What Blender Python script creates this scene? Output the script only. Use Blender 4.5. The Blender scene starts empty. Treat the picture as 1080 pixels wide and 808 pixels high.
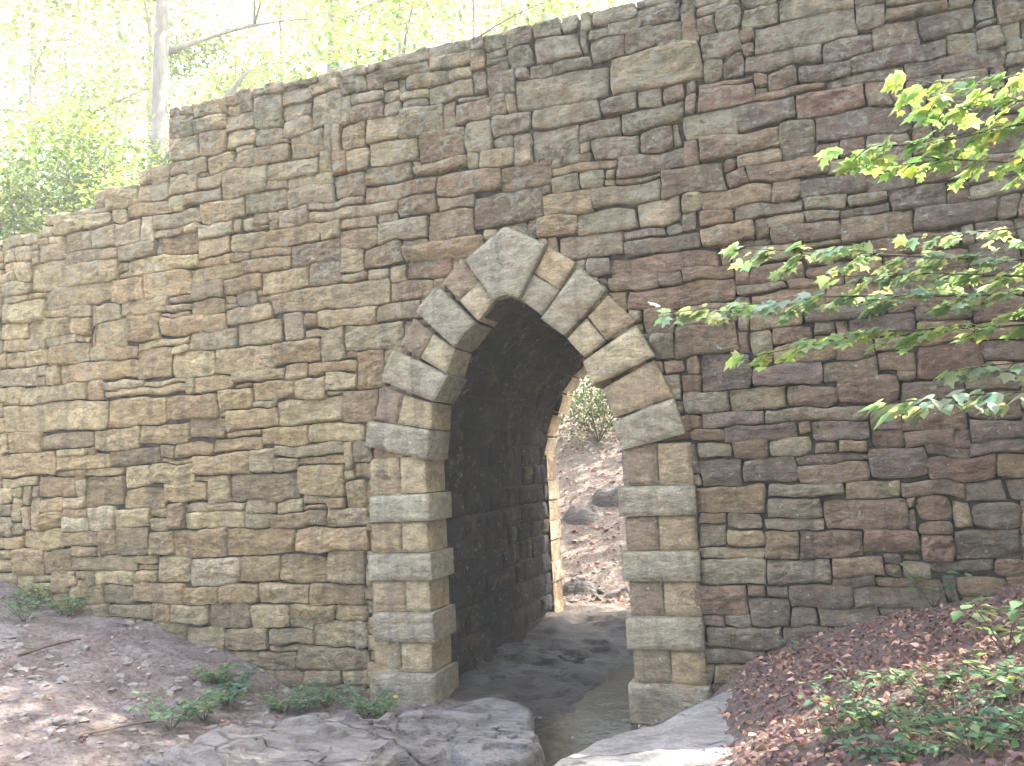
import bpy, bmesh, math, random
import numpy as np
from mathutils import Vector, Matrix

random.seed(7)
rng = np.random.default_rng(11)
scene = bpy.context.scene
COL = scene.collection
R = math.radians

# ------------------------------------------------------------------ camera model (fitted to the photograph, 1080 x 808 px)
YAW, PITCH, ROLL, CX, CY, CZ, FPX = 0.3435, 0.0986, -0.0452, 2.5272, -7.1795, 2.1082, 891.1
_f = np.array([-math.sin(YAW)*math.cos(PITCH), math.cos(YAW)*math.cos(PITCH), math.sin(PITCH)])
_r = np.array([math.cos(YAW), math.sin(YAW), 0.0]); _u = np.cross(_r, _f)
RT = math.cos(ROLL)*_r + math.sin(ROLL)*_u
UP = -math.sin(ROLL)*_r + math.cos(ROLL)*_u
FW = _f
EYE = np.array([CX, CY, CZ])

def ray(x, y):
    return FW*FPX + RT*(x-540) + UP*(404-y)
def on_wall(x, y, Y=0.0):
    d = ray(x, y); return EYE + d*((Y-EYE[1])/d[1])
def at_depth(x, y, dist):
    d = ray(x, y); return EYE + d*(dist/FPX)

# ------------------------------------------------------------------ numpy value noise
def _hash(ix, iy, iz, seed):
    n = (ix.astype(np.int64)*374761393 + iy.astype(np.int64)*668265263 + iz.astype(np.int64)*2147483647 + seed*974634777) & 0xffffffff
    n = ((n ^ (n >> 13))*1274126177) & 0xffffffff
    n = (n ^ (n >> 16)) & 0xffffffff
    n = (n*2246822519) & 0xffffffff
    n = n ^ (n >> 15)
    return (n & 0xffffff)/float(0xffffff)
def vnoise(x, y, z=None, seed=0):
    x = np.asarray(x, float); y = np.asarray(y, float)
    z = np.zeros_like(x) if z is None else np.broadcast_to(np.asarray(z, float), x.shape)
    ix, iy, iz = np.floor(x), np.floor(y), np.floor(z)
    fx, fy, fz = x-ix, y-iy, z-iz
    fx, fy, fz = [t*t*t*(t*(t*6-15)+10) for t in (fx, fy, fz)]
    o = 0
    for dx in (0, 1):
        for dy in (0, 1):
            for dz in (0, 1):
                w = (fx if dx else 1-fx)*(fy if dy else 1-fy)*(fz if dz else 1-fz)
                o = o + w*_hash(ix+dx, iy+dy, iz+dz, seed)
    return o*2-1
def fbm(x, y, z=None, seed=0, octs=4, gain=0.5):
    x = np.asarray(x, float); y = np.asarray(y, float)
    z = np.zeros_like(x) if z is None else np.asarray(z, float)
    o = 0; a = 1.0; s = 1.0; t = 0
    for k in range(octs):
        o = o + a*vnoise(x*s+k*17.3, y*s-k*9.1, z*s+k*4.7, seed+k); t += a
        a *= gain; s *= 2.03
    return o/t
def sstep(a, b, x):
    t = np.clip((x-a)/(b-a), 0, 1); return t*t*(3-2*t)

# ------------------------------------------------------------------ object helpers
def link_mesh(name, verts, faces, mat, parent=None, smooth=True, col=None):
    me = bpy.data.meshes.new(name)
    me.from_pydata([tuple(v) for v in verts] if not isinstance(verts, np.ndarray) else verts.tolist(), [], faces if isinstance(faces, list) else faces.tolist())
    if smooth and len(me.polygons):
        me.polygons.foreach_set('use_smooth', [True]*len(me.polygons))
    if col is not None:
        at = me.color_attributes.new('tint', 'FLOAT_COLOR', 'POINT')
        c4 = np.ones((len(col), 4), np.float32); c4[:, :3] = col
        at.data.foreach_set('color', c4.ravel())
    me.update()
    o = bpy.data.objects.new(name, me); COL.objects.link(o)
    me.materials.append(mat)
    if parent is not None: o.parent = parent
    return o
def tag(o, label=None, cat=None, group=None, kind=None):
    if label: o['label'] = label
    if cat: o['category'] = cat
    if group: o['group'] = group
    if kind: o['kind'] = kind
    return o
def empty(name, loc, label, cat, group=None):
    o = bpy.data.objects.new(name, None); COL.objects.link(o); o.location = tuple(loc)
    o.empty_display_size = 0.2
    return tag(o, label, cat, group)
def put(name, verts, faces, mat, parent, smooth=True, col=None):
    """child mesh given in world coordinates under an unrotated parent"""
    q = parent; off = np.zeros(3)
    while q is not None: off += np.array(q.location); q = q.parent
    v = np.asarray(verts, float) - off
    return link_mesh(name, v, faces, mat, parent, smooth, col)

# ------------------------------------------------------------------ material helpers
class NT:
    def __init__(s, name):
        s.m = bpy.data.materials.new(name); s.m.use_nodes = True
        s.t = s.m.node_tree; s.n = s.t.nodes; s.l = s.t.links
        s.n.clear(); s.out = s.n.new('ShaderNodeOutputMaterial')
    def node(s, typ, **kw):
        n = s.n.new(typ)
        for k, v in kw.items():
            if k.startswith('_'): setattr(n, k[1:], v)
            else: s.set(n.inputs[k.replace('__', ' ')], v)
        return n
    def set(s, inp, v):
        if isinstance(v, bpy.types.NodeSocket): s.l.new(v, inp)
        elif isinstance(v, bpy.types.Node): s.l.new(v.outputs[0], inp)
        else: inp.default_value = v
    def noise(s, scale, detail=4, rough=.55, vec=None, dist=0.0):
        n = s.n.new('ShaderNodeTexNoise'); n.inputs['Scale'].default_value = scale
        n.inputs['Detail'].default_value = detail; n.inputs['Roughness'].default_value = rough
        n.inputs['Distortion'].default_value = dist
        if vec is not None: s.l.new(vec, n.inputs['Vector'])
        return n.outputs['Fac']
    def pos(s, sx=1, sy=1, sz=1):
        g = s.n.new('ShaderNodeNewGeometry')
        m = s.n.new('ShaderNodeMapping'); m.inputs['Scale'].default_value = (sx, sy, sz)
        s.l.new(g.outputs['Position'], m.inputs['Vector']); return m.outputs[0]
    def ramp(s, fac, stops):
        r = s.n.new('ShaderNodeValToRGB'); s.l.new(fac, r.inputs[0])
        e = r.color_ramp.elements
        while len(e) < len(stops): e.new(0.5)
        for k, (p, c) in enumerate(stops):
            e[k].position = p; e[k].color = (c, c, c, 1) if isinstance(c, (int, float)) else (*c, 1)
        return r.outputs[0]
    def mix(s, fac, a, b, mode='MIX'):
        m = s.n.new('ShaderNodeMix'); m.data_type = 'RGBA'; m.blend_type = mode
        s.set(m.inputs[0], fac)
        for i, v in ((6, a), (7, b)):
            if isinstance(v, tuple): m.inputs[i].default_value = (*v, 1) if len(v) == 3 else v
            else: s.l.new(v, m.inputs[i])
        return m.outputs[2]
    def math(s, op, a, b=0.0):
        m = s.n.new('ShaderNodeMath'); m.operation = op
        s.set(m.inputs[0], a); s.set(m.inputs[1], b); return m.outputs[0]
    def attr(s, name='tint'):
        a = s.n.new('ShaderNodeAttribute'); a.attribute_name = name; return a.outputs['Color']
    def bump(s, h, strength=.5, dist=.01, normal=None):
        b = s.n.new('ShaderNodeBump'); b.inputs['Strength'].default_value = strength
        b.inputs['Distance'].default_value = dist; s.l.new(h, b.inputs['Height'])
        if normal is not None: s.l.new(normal, b.inputs['Normal'])
        return b.outputs[0]
    def principled(s, col, rough=.85, normal=None, **kw):
        p = s.n.new('ShaderNodeBsdfPrincipled')
        s.set(p.inputs['Base Color'], (*col, 1) if isinstance(col, tuple) else col)
        s.set(p.inputs['Roughness'], rough)
        p.inputs['Specular IOR Level'].default_value = kw.get('spec', .25)
        if normal is not None: s.l.new(normal, p.inputs['Normal'])
        s.l.new(p.outputs[0], s.out.inputs[0]); return p

def mat_stone(name, dressed=False):
    t = NT(name)
    tint = t.attr()
    big = t.noise(1.7, 5, .6, t.pos())
    med = t.noise(9, 6, .65, t.pos(1, 1, 1.8), .4)
    fine = t.noise(55, 5, .7, t.pos(1, 1, 1.5))
    c = t.mix(1.0, tint, t.ramp(med, [(.32, .64), (.5, 1.05), (.68, 1.4)]), 'MULTIPLY')
    c = t.mix(1.0, c, t.ramp(fine, [(.36, .8), (.62, 1.18)]), 'MULTIPLY')
    # rusty iron staining in patches
    rust = t.ramp(t.noise(3.3, 5, .6, t.pos(1, 1, 1.6), .8), [(.54, 0.0), (.70, .45)])
    c = t.mix(rust, c, (.37, .22, .105))
    # grey weathering and dark algae
    dark = t.ramp(t.noise(2.3, 6, .7, t.pos(1.3, 1, .8), .6), [(.5, 0.0), (.68, .6)])
    c = t.mix(dark, c, t.mix(.5, c, (.075, .072, .066)))
    # rain streaks running down the face
    streak = t.ramp(t.noise(1.0, 5, .65, t.pos(5.5, 1, .42), .3), [(.52, 0.0), (.68, .42)])
    c = t.mix(streak, c, (.10, .09, .078))
    lime = t.ramp(t.noise(1.0, 4, .6, t.pos(7, 2, .5), .2), [(.62, 0.0), (.72, .3)])
    c = t.mix(lime, c, (.46, .43, .36))
    # lichen: pale crusty spots, more of them high on the wall
    sep = t.n.new('ShaderNodeSeparateXYZ'); g = t.n.new('ShaderNodeNewGeometry'); t.l.new(g.outputs['Position'], sep.inputs[0])
    high = t.n.new('ShaderNodeMapRange'); high.inputs[1].default_value = 2.5; high.inputs[2].default_value = 6.4
    high.inputs[3].default_value = 0.0; high.inputs[4].default_value = .135; t.l.new(sep.outputs[2], high.inputs[0])
    lf = t.math('ADD', t.math('ADD', t.math('MULTIPLY', t.noise(13, 6, .7, t.pos(), .5), .7), t.math('MULTIPLY', t.noise(2.1, 3, .5, t.pos()), .3)), high.outputs[0])
    lich = t.ramp(lf, [(.585, 0.0), (.66, .7)])
    c = t.mix(lich, c, (.50, .465, .345))
    spots = t.ramp(t.noise(26, 2, .5, t.pos()), [(.70, 0.0), (.73, .85)])
    c = t.mix(spots, c, (.58, .57, .49))
    moss_h = t.n.new('ShaderNodeMapRange'); moss_h.inputs[1].default_value = 5.0; moss_h.inputs[2].default_value = 6.3; t.l.new(sep.outputs[2], moss_h.inputs[0])
    moss = t.math('MULTIPLY', t.ramp(t.noise(4.5, 6, .7, t.pos(), .6), [(.46, 0.0), (.6, .8)]), moss_h.outputs[0])
    c = t.mix(moss, c, (.085, .088, .05))
    chis = t.noise(16, 6, .7, t.pos(1, 1, 2.6), 1.0)
    vor = t.n.new('ShaderNodeTexVoronoi'); vor.inputs['Scale'].default_value = 22; t.l.new(t.pos(.8, 1, 1.9), vor.inputs['Vector'])
    b = t.bump(chis, 1.0, .11 if not dressed else .05)
    b = t.bump(vor.outputs['Distance'], .35, .02, b)
    b = t.bump(fine, .6, .009, b)
    t.principled(c, .88, b, spec=.2)
    return t.m

def mat_simple(name, stops, scale=6, rough=.9, bump=.4, bscale=30, bdist=.01, stretch=(1, 1, 1)):
    t = NT(name)
    c = t.ramp(t.noise(scale, 6, .65, t.pos(*stretch), .3), stops)
    h = t.noise(bscale, 6, .7, t.pos(*stretch))
    t.principled(c, rough, t.bump(h, bump, bdist)); return t.m

def mat_leaf(name, trans=.45, rough=.5, attr=True, col=(.06, .12, .03), tboost=1.6):
    t = NT(name)
    c = t.attr() if attr else None
    if c is None:
        n = t.n.new('ShaderNodeRGB'); n.outputs[0].default_value = (*col, 1); c = n.outputs[0]
    p = t.n.new('ShaderNodeBsdfPrincipled'); t.l.new(c, p.inputs['Base Color'])
    p.inputs['Roughness'].default_value = rough; p.inputs['Specular IOR Level'].default_value = .35
    tr = t.n.new('ShaderNodeBsdfTranslucent')
    tc = t.mix(1.0, c, (tboost*1.15, tboost*1.1, tboost*.55), 'MULTIPLY'); t.l.new(tc, tr.inputs[0])
    mx = t.n.new('ShaderNodeMixShader'); mx.inputs[0].default_value = trans
    t.l.new(p.outputs[0], mx.inputs[1]); t.l.new(tr.outputs[0], mx.inputs[2]); t.l.new(mx.outputs[0], t.out.inputs[0])
    return t.m

M_STONE = mat_stone('rubble_stone')
M_BLOCK = mat_stone('dressed_stone', True)
M_MORTAR = mat_simple('mortar', [(.3, (.025, .021, .018)), (.5, (.06, .052, .042)), (.75, (.15, .13, .10))], 9, .95, .8, 35, .02)
M_BARK = mat_simple('bark', [(.3, (.07, .055, .042)), (.55, (.15, .125, .10)), (.8, (.25, .225, .19))], 7, .9, .9, 14, .03, (1, 1, .25))
M_PALEBARK = mat_simple('pale_bark', [(.3, (.11, .10, .085)), (.55, (.19, .175, .15)), (.8, (.28, .26, .23))], 5, .9, .7, 12, .02, (1, 1, .3))
M_TWIG = mat_simple('twig', [(.3, (.06, .045, .035)), (.7, (.13, .10, .075))], 12, .8, .4, 40, .004)
M_LEAF = mat_leaf('leaf')
M_CROWN = mat_leaf('crown_leaf', .6, .55)
M_LITTER = mat_leaf('dead_leaf', .12, .75, tboost=1.0)
M_DEBRIS = mat_simple('debris_stone', [(.3, (.13, .115, .105)), (.6, (.24, .215, .20)), (.8, (.33, .30, .28))], 14, .9, .5, 50, .008)

def mat_rock(name='bedrock', dim=1.0, rough=.8):
    t = NT(name)
    n1 = t.noise(2.2, 7, .65, t.pos(1, 1, 2.5), .8); n2 = t.noise(30, 6, .7, t.pos()); n3 = t.noise(6, 5, .6, t.pos(.5, 1.6, 3), 1.2)
    c = t.ramp(n1, [(.25, (.13, .115, .105)), (.5, (.235, .215, .20)), (.75, (.33, .305, .28))])
    c = t.mix(1.0, c, t.ramp(n3, [(.35, .74), (.5, 1.0), (.7, 1.1)]), 'MULTIPLY')
    c = t.mix(t.ramp(t.noise(11, 4, .6, t.pos()), [(.62, 0.0), (.7, .6)]), c, (.09, .08, .072))
    c = t.mix(1.0, c, t.ramp(n2, [(.3, .75), (.7, 1.15)]), 'MULTIPLY')
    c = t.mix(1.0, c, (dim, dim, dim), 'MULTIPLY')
    vo = t.n.new('ShaderNodeTexVoronoi'); vo.feature = 'DISTANCE_TO_EDGE'; vo.inputs['Scale'].default_value = .9
    wv_ = t.n.new('ShaderNodeMix'); wv_.data_type = 'VECTOR'; wv_.inputs[0].default_value = .3
    nz = t.n.new('ShaderNodeTexNoise'); nz.inputs['Scale'].default_value = 3.5; nz.inputs['Detail'].default_value = 4
    t.l.new(t.pos(.6, 1.9, 1), wv_.inputs[4]); t.l.new(nz.outputs['Color'], wv_.inputs[5]); t.l.new(wv_.outputs[1], vo.inputs['Vector'])
    crack = t.math('MAXIMUM', t.ramp(vo.outputs['Distance'], [(.0, .15), (.012, 1.0)]), t.ramp(t.noise(1.6, 3, .6, t.pos()), [(.45, 0.0), (.58, 1.0)]))
    c = t.mix(crack, (.035, .03, .026), c)
    b = t.bump(n3, .9, .07); b = t.bump(n2, .8, .02, b); b = t.bump(crack, .8, .03, b)
    t.principled(c, rough, b, spec=.3); return t.m
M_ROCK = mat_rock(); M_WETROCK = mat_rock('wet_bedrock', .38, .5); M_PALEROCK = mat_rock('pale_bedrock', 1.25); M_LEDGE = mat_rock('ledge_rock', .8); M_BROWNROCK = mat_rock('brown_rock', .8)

def mat_ground():
    t = NT('soil')
    z = t.attr('tint')          # r: leaf-litter floor, g: wet creek bed, b: forest floor
    sep = t.n.new('ShaderNodeSeparateColor'); t.l.new(z, sep.inputs[0])
    n1 = t.noise(3, 7, .65, t.pos(), .4); n2 = t.noise(24, 6, .7, t.pos()); n3 = t.noise(70, 4, .7, t.pos())
    c = t.ramp(n1, [(.34, (.088, .068, .06)), (.5, (.165, .133, .122)), (.66, (.24, .205, .192))])
    c = t.mix(1.0, c, t.ramp(n2, [(.36, .5), (.52, 1.0), (.66, 1.3)]), 'MULTIPLY')
    lit = t.ramp(n2, [(.3, (.065, .046, .04)), (.5, (.145, .10, .082)), (.7, (.25, .175, .135))])
    c = t.mix(sep.outputs[0], c, lit)
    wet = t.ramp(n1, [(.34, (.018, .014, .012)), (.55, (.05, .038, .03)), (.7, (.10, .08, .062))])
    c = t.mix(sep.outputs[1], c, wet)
    ff = t.ramp(n2, [(.3, (.07, .052, .048)), (.5, (.18, .14, .118)), (.7, (.36, .29, .25))])
    c = t.mix(sep.outputs[2], c, ff)
    c = t.mix(1.0, c, t.ramp(n3, [(.3, .8), (.7, 1.15)]), 'MULTIPLY')
    rough = t.n.new('ShaderNodeMapRange'); rough.inputs[3].default_value = .92; rough.inputs[4].default_value = .45; t.l.new(sep.outputs[1], rough.inputs[0])
    b = t.bump(n2, .8, .04); b = t.bump(n3, .6, .012, b)
    t.principled(c, rough.outputs[0], b, spec=.3); return t.m
M_GROUND = mat_ground()

def mat_water():
    t = NT('water')
    h = t.noise(9, 3, .5, t.pos())
    c = t.ramp(t.noise(3, 4, .6, t.pos()), [(.3, (.028, .026, .019)), (.7, (.058, .056, .042))])
    p = t.principled(c, .13, t.bump(h, .3, .03), spec=.12)
    p.inputs['IOR'].default_value = 1.33
    return t.m
M_WATER = mat_water()

# ------------------------------------------------------------------ terrain
_XS = [-60, -14, -9, -6.31, -5.46, -4.28, -3.2, -2.43, -1.6, -.9, -.3, .3, .9, 1.52, 1.88, 2.39, 2.95, 3.35, 3.86, 6, 10, 16, 60]
_Z0 = [5, 3.2, 1.9, 1.11, .80, .67, .37, .03, .0, .0, -.01, -.11, -.12, .12, .46, .68, .85, .92, 1.09, 1.95, 3.6, 5.5, 9]
_XF = [-60, -14, -6, -3, -2.2, -1.4, -.8, -.2, .25, .6, 1.1, 1.9, 3.0, 4.5, 7, 10, 16, 60]
_ZF = [4.5, 2.4, .95, .50, .32, .08, .0, .08, -.11, -.09, .14, .36, .95, 1.45, 2.3, 3.6, 5.5, 9]
_XN = [-60, -14, -6, -2, 0, 1, 2.5, 4, 6, 10, 16, 60]
_ZN = [4, 2.0, .9, .45, .30, .32, .45, 1.0, 1.8, 3.4, 5.5, 9]
def terrain(x, y, detail=True):
    x = np.asarray(x, float); y = np.asarray(y, float)
    z0 = np.interp(x, _XS, _Z0); zf = np.interp(x, _XF, _ZF); zn = np.interp(x, _XN, _ZN)
    a = sstep(0, -3.0, y); b = sstep(-3.0, -6.5, y)
    zfront = z0*(1-a)+zf*a; zfront = zfront*(1-b)+zn*b
    # behind the bridge: a valley that climbs away, wooded hillside on the left
    ax = -.2 - .26*(y-4.2)
    zb = .08 + .455*np.clip(y-5.6, 0, 14) + .16*np.clip(y-19.6, 0, 60)
    side = np.abs(x-ax)
    zb = zb + .55*np.clip(side-1.6, 0, 6)*sstep(4.0, 7.5, y)*np.where(x < ax, 1.0, .45)
    ztun = .01 - .13*sstep(.05, .6, x) + .10*sstep(0, 4.2, y)
    led = ztun + .10*fbm(x*1.6+y*.5, y*1.3, seed=44, octs=3)*sstep(.75, .1, x); ztun = .35*led + .65*(np.floor(led/.045+.5*fbm(x*2.5, y*2.5, seed=45))*.045+.022)
    w = sstep(.2, 3.2, y); inn = sstep(1.6, 1.1, np.abs(x))
    z = np.where(y < 0, zfront, zfront*(1-w*(1-.0)) + w*np.where(y < 4.2, ztun*inn + zb*(1-inn), zb))
    bw = sstep(4.2, 5.4, y)
    zmid = z0*(1-inn) + ztun*inn
    z = np.where(y >= 0, np.where(y < 4.2, zmid, zmid*(1-bw)+zb*bw), z)
    if detail:
        amp = .05+.10*sstep(5, 14, y)
        z = z + amp*fbm(x*1.1, y*1.1, seed=3) + .030*fbm(x*5, y*5, seed=9) + .022*fbm(x*3, y*3, seed=15)*sstep(-1, -2, x) + .014*fbm(x*12, y*12, seed=19, octs=2)
    return z
def tz(x, y): return float(terrain(np.array([x]), np.array([y]))[0])
def ray_ground(px, py):
    """where the line of sight through a pixel meets the ground"""
    d = ray(px, py); d = d/np.linalg.norm(d)
    t = np.arange(1.0, 60, .02); P = EYE[None]+d[None]*t[:, None]
    hit = np.nonzero(P[:, 2] < terrain(P[:, 0], P[:, 1]))[0]
    return P[hit[0]] if len(hit) else P[-1]

def axis(segs):
    o = [segs[0][0]]
    for a, b, s in segs:
        n = max(1, int(round((b-a)/s))); o += list(np.linspace(a, b, n+1)[1:])
    return np.array(o)
gx = axis([(-160, -40, 12), (-40, -12, 2), (-12, -5, .25), (-5, 5, .055), (5, 12, .25), (12, 40, 2), (40, 160, 12)])
gy = axis([(-120, -20, 10), (-20, -6, .7), (-6, 5, .055), (5, 16, .16), (16, 40, .8), (40, 200, 10)])
GX, GY = np.meshgrid(gx, gy)
GZ = terrain(GX, GY)
V = np.stack([GX.ravel(), GY.ravel(), GZ.ravel()], 1)
nx, ny = len(gx), len(gy)
ii = (np.arange(ny-1)[:, None]*nx + np.arange(nx-1)[None]).ravel()
F = np.stack([ii, ii+1, ii+1+nx, ii+nx], 1)
lit = np.clip(sstep(1.25, 2.0, GX + .35*fbm(GX*1.5, GY*1.5, seed=31)) * sstep(2, -.1, GY), 0, 1)
wet = sstep(1.3, .5, np.abs(GX-.25+.1*np.sin(GY*2)))*sstep(-5, -1.5, GY)*sstep(5.2, 3.6, GY)
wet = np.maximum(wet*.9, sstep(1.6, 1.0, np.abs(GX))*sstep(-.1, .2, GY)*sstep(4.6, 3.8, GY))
ff = sstep(3.9, 4.6, GY)
tagc = np.stack([lit.ravel()*(1-ff.ravel()), wet.ravel()*(1-ff.ravel()), ff.ravel()], 1)
ground = link_mesh('ground', V, F, M_GROUND, col=tagc); tag(ground, kind='structure')

# ------------------------------------------------------------------ stones
PAL = {'p': (.50, .43, .285), 'w': (.56, .52, .41), 'g': (.33, .305, .24), 'o': (.41, .31, .19), 'b': (.275, .20, .145),
       'r': (.27, .165, .125), 'd': (.185, .16, .145), 'y': (.46, .38, .235)}
def tint_of(k, var=.16, x=None):
    c = np.array(PAL[k])
    if x is not None:              # glare painted into the tint: paler and yellower to the left, browner to the right
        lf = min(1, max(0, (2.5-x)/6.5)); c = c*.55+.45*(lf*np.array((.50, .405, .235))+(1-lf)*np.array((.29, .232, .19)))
    c = c*(1+var*rng.uniform(-1, 1))*np.array((1.24, 1.13, .97)); return np.clip(c*(1+.025*rng.uniform(-1, 1, 3)), .02, .8)

class Stones:
    """quads in a (u, v) plane with a rough raised face; mapped to 3D by mapper(u, v, h), h outward"""
    def __init__(s): s.U = []; s.V = []; s.D = []; s.ID = []; s.A = []; s.B = []; s.F = []; s.n = 0; s.par = []
    def add(s, quad, tint, proud=0.0, rough=.014, step=.024, bulge=.02, sink=.075, skirt=0.0, top_mid=None, bot_mid=None, edge=.012, gap=.005, pull=.013, facet=0.0):
        q = np.array(quad, float)                      # bl, br, tr, tl
        w = (np.linalg.norm(q[1]-q[0])+np.linalg.norm(q[2]-q[3]))/2; h = (np.linalg.norm(q[3]-q[0])+np.linalg.norm(q[2]-q[1]))/2
        def line(L):
            e = min(edge, L*.2); k = max(2, int(round((L-2*e)/step)))
            inner = np.linspace(e, L-e, k+1)
            return np.concatenate([[0, e*.35], inner, [L-e*.35, L]])/L
        a = line(w); b = line(h); na, nb = len(a), len(b)
        A, B = np.meshgrid(a, b)
        g = gap
        A2 = g/w + A*(1-2*g/w); B2 = g/h + B*(1-2*g/h)
        ca, cb = A2*2-1, B2*2-1
        kx = min(.6, 4*pull/(w/2)*rng.uniform(.4, 1.5)); ky = min(.6, 4*pull/(h/2)*rng.uniform(.3, 1.2))
        x = ca*np.sqrt(1-np.clip(kx*np.abs(cb)**3/2, 0, .9)); y = cb*np.sqrt(1-np.clip(ky*np.abs(ca)**3/2, 0, .9))
        X, Y = (x+1)/2, (y+1)/2
        P = ((1-X)*(1-Y))[..., None]*q[0]+(X*(1-Y))[..., None]*q[1]+(X*Y)[..., None]*q[2]+((1-X)*Y)[..., None]*q[3]
        hat = 1-np.abs(2*X-1)
        if top_mid is not None: P = P + (hat*Y)[..., None]*(np.array(top_mid)-(q[2]+q[3])/2)
        if bot_mid is not None: P = P + (hat*(1-Y))[..., None]*(np.array(bot_mid)-(q[0]+q[1])/2)
        D = np.minimum(np.minimum(A, 1-A)*w, np.minimum(B, 1-B)*h)
        s.U.append(P[..., 0].ravel()); s.V.append(P[..., 1].ravel()); s.D.append(D.ravel()); s.A.append(A.ravel()*2-1); s.B.append(B.ravel()*2-1)
        i = s.n + (np.arange(nb-1)[:, None]*na + np.arange(na-1)[None]).ravel()
        s.F.append(np.stack([i, i+1, i+1+na, i+na], 1))
        s.ID.append(np.full(na*nb, len(s.par)))
        loop = list(range(na)) + [r*na+na-1 for r in range(1, nb)] + [(nb-1)*na+c for c in range(na-2, -1, -1)] + [r*na for r in range(nb-2, 0, -1)]
        s.par.append(dict(tint=np.array(tint), proud=proud, rough=rough, bulge=bulge, sink=sink, skirt=skirt, edge=min(edge, w*.2, h*.2),
                          tu=rng.uniform(-1, 1), tv=rng.uniform(-1, 1), tk=rng.uniform(0, 1), loop=[s.n+k for k in loop], w=w, h=h, seed=rng.integers(0, 999), fc=rng.normal(0, .011, 5), fu=rng.normal(0, .075, 5), fv=rng.normal(0, .17, 5), facet=facet))
        s.n += na*nb
    def build(s, mapper, warp=.012, seed=5):
        U, Vv, D, ID, A, B = [np.concatenate(t) for t in (s.U, s.V, s.D, s.ID, s.A, s.B)]
        g = lambda k: np.array([p[k] for p in s.par])[ID]
        off = g('seed')*3.1
        wu = warp*fbm(U*4.2, Vv*4.2, seed=seed, octs=3); wv = warp*fbm(U*4.2+50, Vv*4.2, seed=seed+7, octs=3)
        U = U + wu*1.6; Vv = Vv + wv*1.8
        dome = (1-A**2)*(1-B**2)
        layer = np.where(g('tk') > .45, 1.0, 0.0)
        n = .75*fbm(U*5.5, Vv*11, off, seed=seed+11, octs=4, gain=.6) + .42*(1-2*np.abs(fbm(U*8, Vv*20, off+3, seed=seed+13, octs=3)))*layer
        fine = fbm(U*26, Vv*34, off, seed=seed+17, octs=2)
        size = np.minimum(1.0, np.minimum(g('w'), g('h'))/.2)
        e = np.clip(D/(g('edge')*2.2), 0, 1)
        du, dv = A*g('w')/2, B*g('h')/2
        pl = [g('fc')[:, k]+g('fu')[:, k]*du+g('fv')[:, k]*dv for k in range(5)]
        fac = np.maximum(np.minimum(np.minimum(pl[0], pl[1]), pl[2]), np.minimum(pl[3], pl[4])-.006)
        fac = np.clip(fac, -.022, .04)*g('facet')*np.clip(D/.012, .35, 1)
        h = g('proud') + fac + g('bulge')*dome*size + g('rough')*size*(n+.42*fine)*np.clip(D/.03, .0, 1) + .016*size*(g('tu')*A+g('tv')*B)*(np.abs(g('bulge')) > .008)
        h = h - (1-e)**2*.022
        hb = np.where(D < 1e-6, -g('sink'), h)
        co = mapper(U, Vv, hb)
        faces = np.concatenate(s.F); cols = np.array([p['tint'] for p in s.par])[ID]
        ex_v = []; ex_c = []; ex_f = []; n0 = len(co)
        for p in s.par:
            if p['skirt'] > 0:
                L = p['loop']; m = len(L)
                back = mapper(U[L], Vv[L], np.full(m, -p['skirt']))
                ex_v.append(back); ex_c.append(np.tile(p['tint'], (m, 1)))
                for k in range(m): ex_f.append([L[k], n0+k, n0+(k+1) % m, L[(k+1) % m]])
                n0 += m
        if ex_v:
            co = np.concatenate([co]+ex_v); cols = np.concatenate([cols]+ex_c); faces = np.concatenate([faces, np.array(ex_f)])
        return co, faces, cols

FRONT = lambda U, Vv, h: np.stack([U, -h, Vv], 1)
THICK = 4.2

# --- stones read off the photograph: (left, top, right, bottom, colour), zoom pixels with offset and scale
TR = []
def tr(ox, oy, sc, txt):
    for it in txt.split(';'):
        it = it.split()
        if len(it) == 5:
            l, t_, r_, b_ = [float(v)/sc for v in it[:4]]
            TR.append((ox+l, oy+t_, ox+r_, oy+b_, it[4]))
tr(360, 0, 2.992, """548 230 845 322 g;852 165 1070 272 p;700 48 745 100 w;750 45 785 95 w;790 35 920 65 p;930 12 1077 80 d;610 105 755 185 b;515 145 608 205 g;785 125 890 192 d;672 170 783 212 d;895 85 980 165 d
;983 90 1077 140 d;835 66 925 115 g;455 225 545 290 d;587 190 668 228 g;610 335 812 388 g;475 360 590 420 g;245 415 385 505 b;385 385 470 475 g;80 365 180 440 p;0 385 75 460 p;10 470 90 530 p;90 440 240 515 p;185 335 315 420 g
;320 320 362 400 b;365 315 515 385 b;275 260 410 320 p;200 225 335 280 p;128 205 268 245 g;270 165 410 200 p;30 325 135 385 b;220 505 390 540 y;430 465 535 510 p;595 405 745 500 g;750 370 873 435 d;875 340 1077 405 g
;820 295 938 345 d;943 275 1005 320 g;1010 265 1077 315 d;928 405 1048 460 d;785 425 928 485 g;665 510 865 550 o;740 552 832 595 g;790 575 1003 640 g;1008 545 1077 600 b;870 480 1077 545 d;75 545 300 620 b;300 540 500 615 b
;505 510 655 590 b;425 605 610 702 d;630 615 785 672 o;612 680 742 745 o;745 655 935 735 g;935 615 1077 700 p;265 665 420 735 b;115 690 265 750 g;175 630 308 690 b;0 625 170 700 b;705 748 890 808 g;205 752 430 808 o;890 715 1030 745 d""")
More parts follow.
